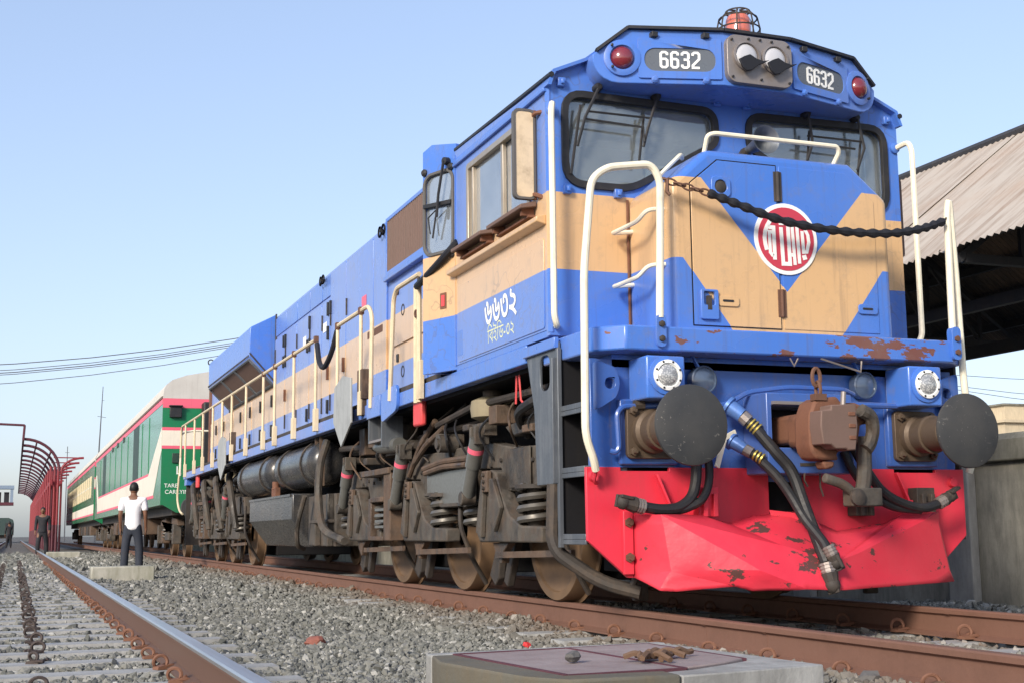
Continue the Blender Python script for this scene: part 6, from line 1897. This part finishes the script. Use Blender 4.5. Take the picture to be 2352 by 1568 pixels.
def person(loc, rz, label, shirt, trousers, sleeve_long, scale=1.0, stride=0.0):
    """figure modelled about the origin facing +y, then turned and set down"""
    root = empty('person', (0, 0, 0), label, 'person')
    sway = .02
    J = {'pelvis': ((0, 0, .93), (.115, .085)), 'waist': ((0, -.005, 1.08), (.12, .085)), 'chest': ((0, 0, 1.28), (.155, .11)), 'shoulders': ((0, -.01, 1.40), (.13, .085)),
         'neck': ((0, .0, 1.48), .052), 'skull': ((0, .02, 1.58), .07)}
    E_ = [('pelvis', 'waist'), ('waist', 'chest'), ('chest', 'shoulders'), ('shoulders', 'neck'), ('neck', 'skull')]
    for s, n in ((-1, 'l'), (1, 'r')):
        J.update({n + 'hip': ((s * .09, 0, .88), .075), n + 'thigh': ((s * .115, .0 + s * stride * .5, .70), .080), n + 'knee': ((s * .125, s * stride, .48), .056), n + 'calf': ((s * .132, s * stride * .8 - .015, .33), .052), n + 'ankle': ((s * .14, s * stride * .6 - .02, .09), .036), n + 'toe': ((s * .155, s * stride * .6 + .12, .035), .034),
                  n + 'sho': ((s * .19, -.01, 1.385), .062), n + 'elb': ((s * .235, -.04, 1.12), .042), n + 'wri': ((s * .235, .035, .89), .028), n + 'palm': ((s * .235, .055, .82), (.02, .036))})
        E_ += [('pelvis', n + 'hip'), (n + 'hip', n + 'thigh'), (n + 'thigh', n + 'knee'), (n + 'knee', n + 'calf'), (n + 'calf', n + 'ankle'), (n + 'ankle', n + 'toe'),
               ('shoulders', n + 'sho'), (n + 'sho', n + 'elb'), (n + 'elb', n + 'wri'), (n + 'wri', n + 'palm')]
        for j, (dy, L_) in enumerate(((.032, .07), (.012, .085), (-.010, .08), (-.030, .06))):
            J['%sf%d' % (n, j)] = ((s * .235, .055 + dy, .785), .010)
            J['%sg%d' % (n, j)] = ((s * .227, .060 + dy, .785 - L_), .008)
            E_ += [(n + 'palm', '%sf%d' % (n, j)), ('%sf%d' % (n, j), '%sg%d' % (n, j))]
        J[n + 't0'] = ((s * .222, .095, .81), .011); J[n + 't1'] = ((s * .210, .115, .765), .009)
        E_ += [(n + 'palm', n + 't0'), (n + 't0', n + 't1')]
    def head(mb):
        mb.ball((0, .025, 1.61), (.076, .098, .118), 18, 12)
        mb.ball((0, .125, 1.60), (.014, .022, .028), 8, 6)          # nose
        for s in (-1, 1):
            mb.ball((s * .078, .015, 1.605), (.012, .022, .034), 8, 6)   # ears
            mb.ball((s * .03, .110, 1.63), (.014, .010, .009), 8, 5)     # brows and lids
        mb.ball((0, .115, 1.555), (.026, .010, .010), 8, 5)             # lips
    parts = [skin_obj('body', J, E_, 'skin', root, head)]
    hairm = MB()
    hairm.ball((0, .012, 1.635), (.084, .100, .108), 18, 12)
    hairm.v = [(x, y, z if (y < .03 or z > 1.66) else max(z, 1.66)) for x, y, z in hairm.v]
    parts.append(hairm.build('hair', 'hair_black', root, smooth=60))
    T = {'tail': ((0, 0, .80), (.170, .130)), 'hem': ((0, 0, .90), (.172, .132)), 'waist': ((0, -.005, 1.06), (.155, .118)), 'chest': ((0, 0, 1.27), (.172, .128)), 'sh': ((0, -.01, 1.405), (.145, .092)), 'collar': ((0, -.003, 1.465), .068)}
    ET = [('tail', 'hem'), ('hem', 'waist'), ('waist', 'chest'), ('chest', 'sh'), ('sh', 'collar')]
    for s, n in ((-1, 'l'), (1, 'r')):
        T[n + 's'] = ((s * .192, -.01, 1.388), .078); T[n + 'e'] = ((s * .232, -.035, 1.17), .064)
        ET += [('sh', n + 's'), (n + 's', n + 'e')]
        if sleeve_long:
            T[n + 'e'] = ((s * .235, -.04, 1.12), .058); T[n + 'w'] = ((s * .235, .033, .905), .044)
            ET += [(n + 'e', n + 'w')]
    parts.append(skin_obj('shirt', T, ET, shirt, root))
    P_ = {'belt': ((0, 0, 1.03), (.140, .104)), 'seat': ((0, -.01, .87), (.150, .118))}
    EP = [('belt', 'seat')]
    for s, n in ((-1, 'l'), (1, 'r')):
        P_.update({n + 'h': ((s * .10, -.005, .80), .098), n + 'k': ((s * .125, s * stride, .48), .083), n + 'a': ((s * .14, s * stride * .6 - .02, .07), .078)})
        EP += [('seat', n + 'h'), (n + 'h', n + 'k'), (n + 'k', n + 'a')]
    parts.append(skin_obj('trousers', P_, EP, trousers, root))
    for s in (-1, 1):
        yb = s * stride * .6
        sh = MB().ball((s * .148, yb + .05, .045), (.050, .145, .045), 14, 8)
        sh.v = [(x, y, max(z, .003)) for x, y, z in sh.v]
        parts.append(sh.build('shoe', 'shoe_black', root, smooth=60))
    root.location = loc; root.rotation_euler = (0, 0, rz); root.scale = (scale,) * 3
    return root
person((-2.45, 20.0, -.235), R(-14), 'man in a white short-sleeved shirt and dark trousers standing behind the concrete block', 'shirt_white', 'trouser_navy', False, 1.02, .03)
person((-3.63, 45.6, -.235), R(170), 'person in black clothes standing beside the farther concrete block', 'cloth_black', 'cloth_black', True, 1.05, .08)
person((-4.95, 90.0, -.235), R(10), 'distant figure in dark clothes on the left track near the dark coach', 'cloth_black', 'cloth_black', True, 1.03, .05)
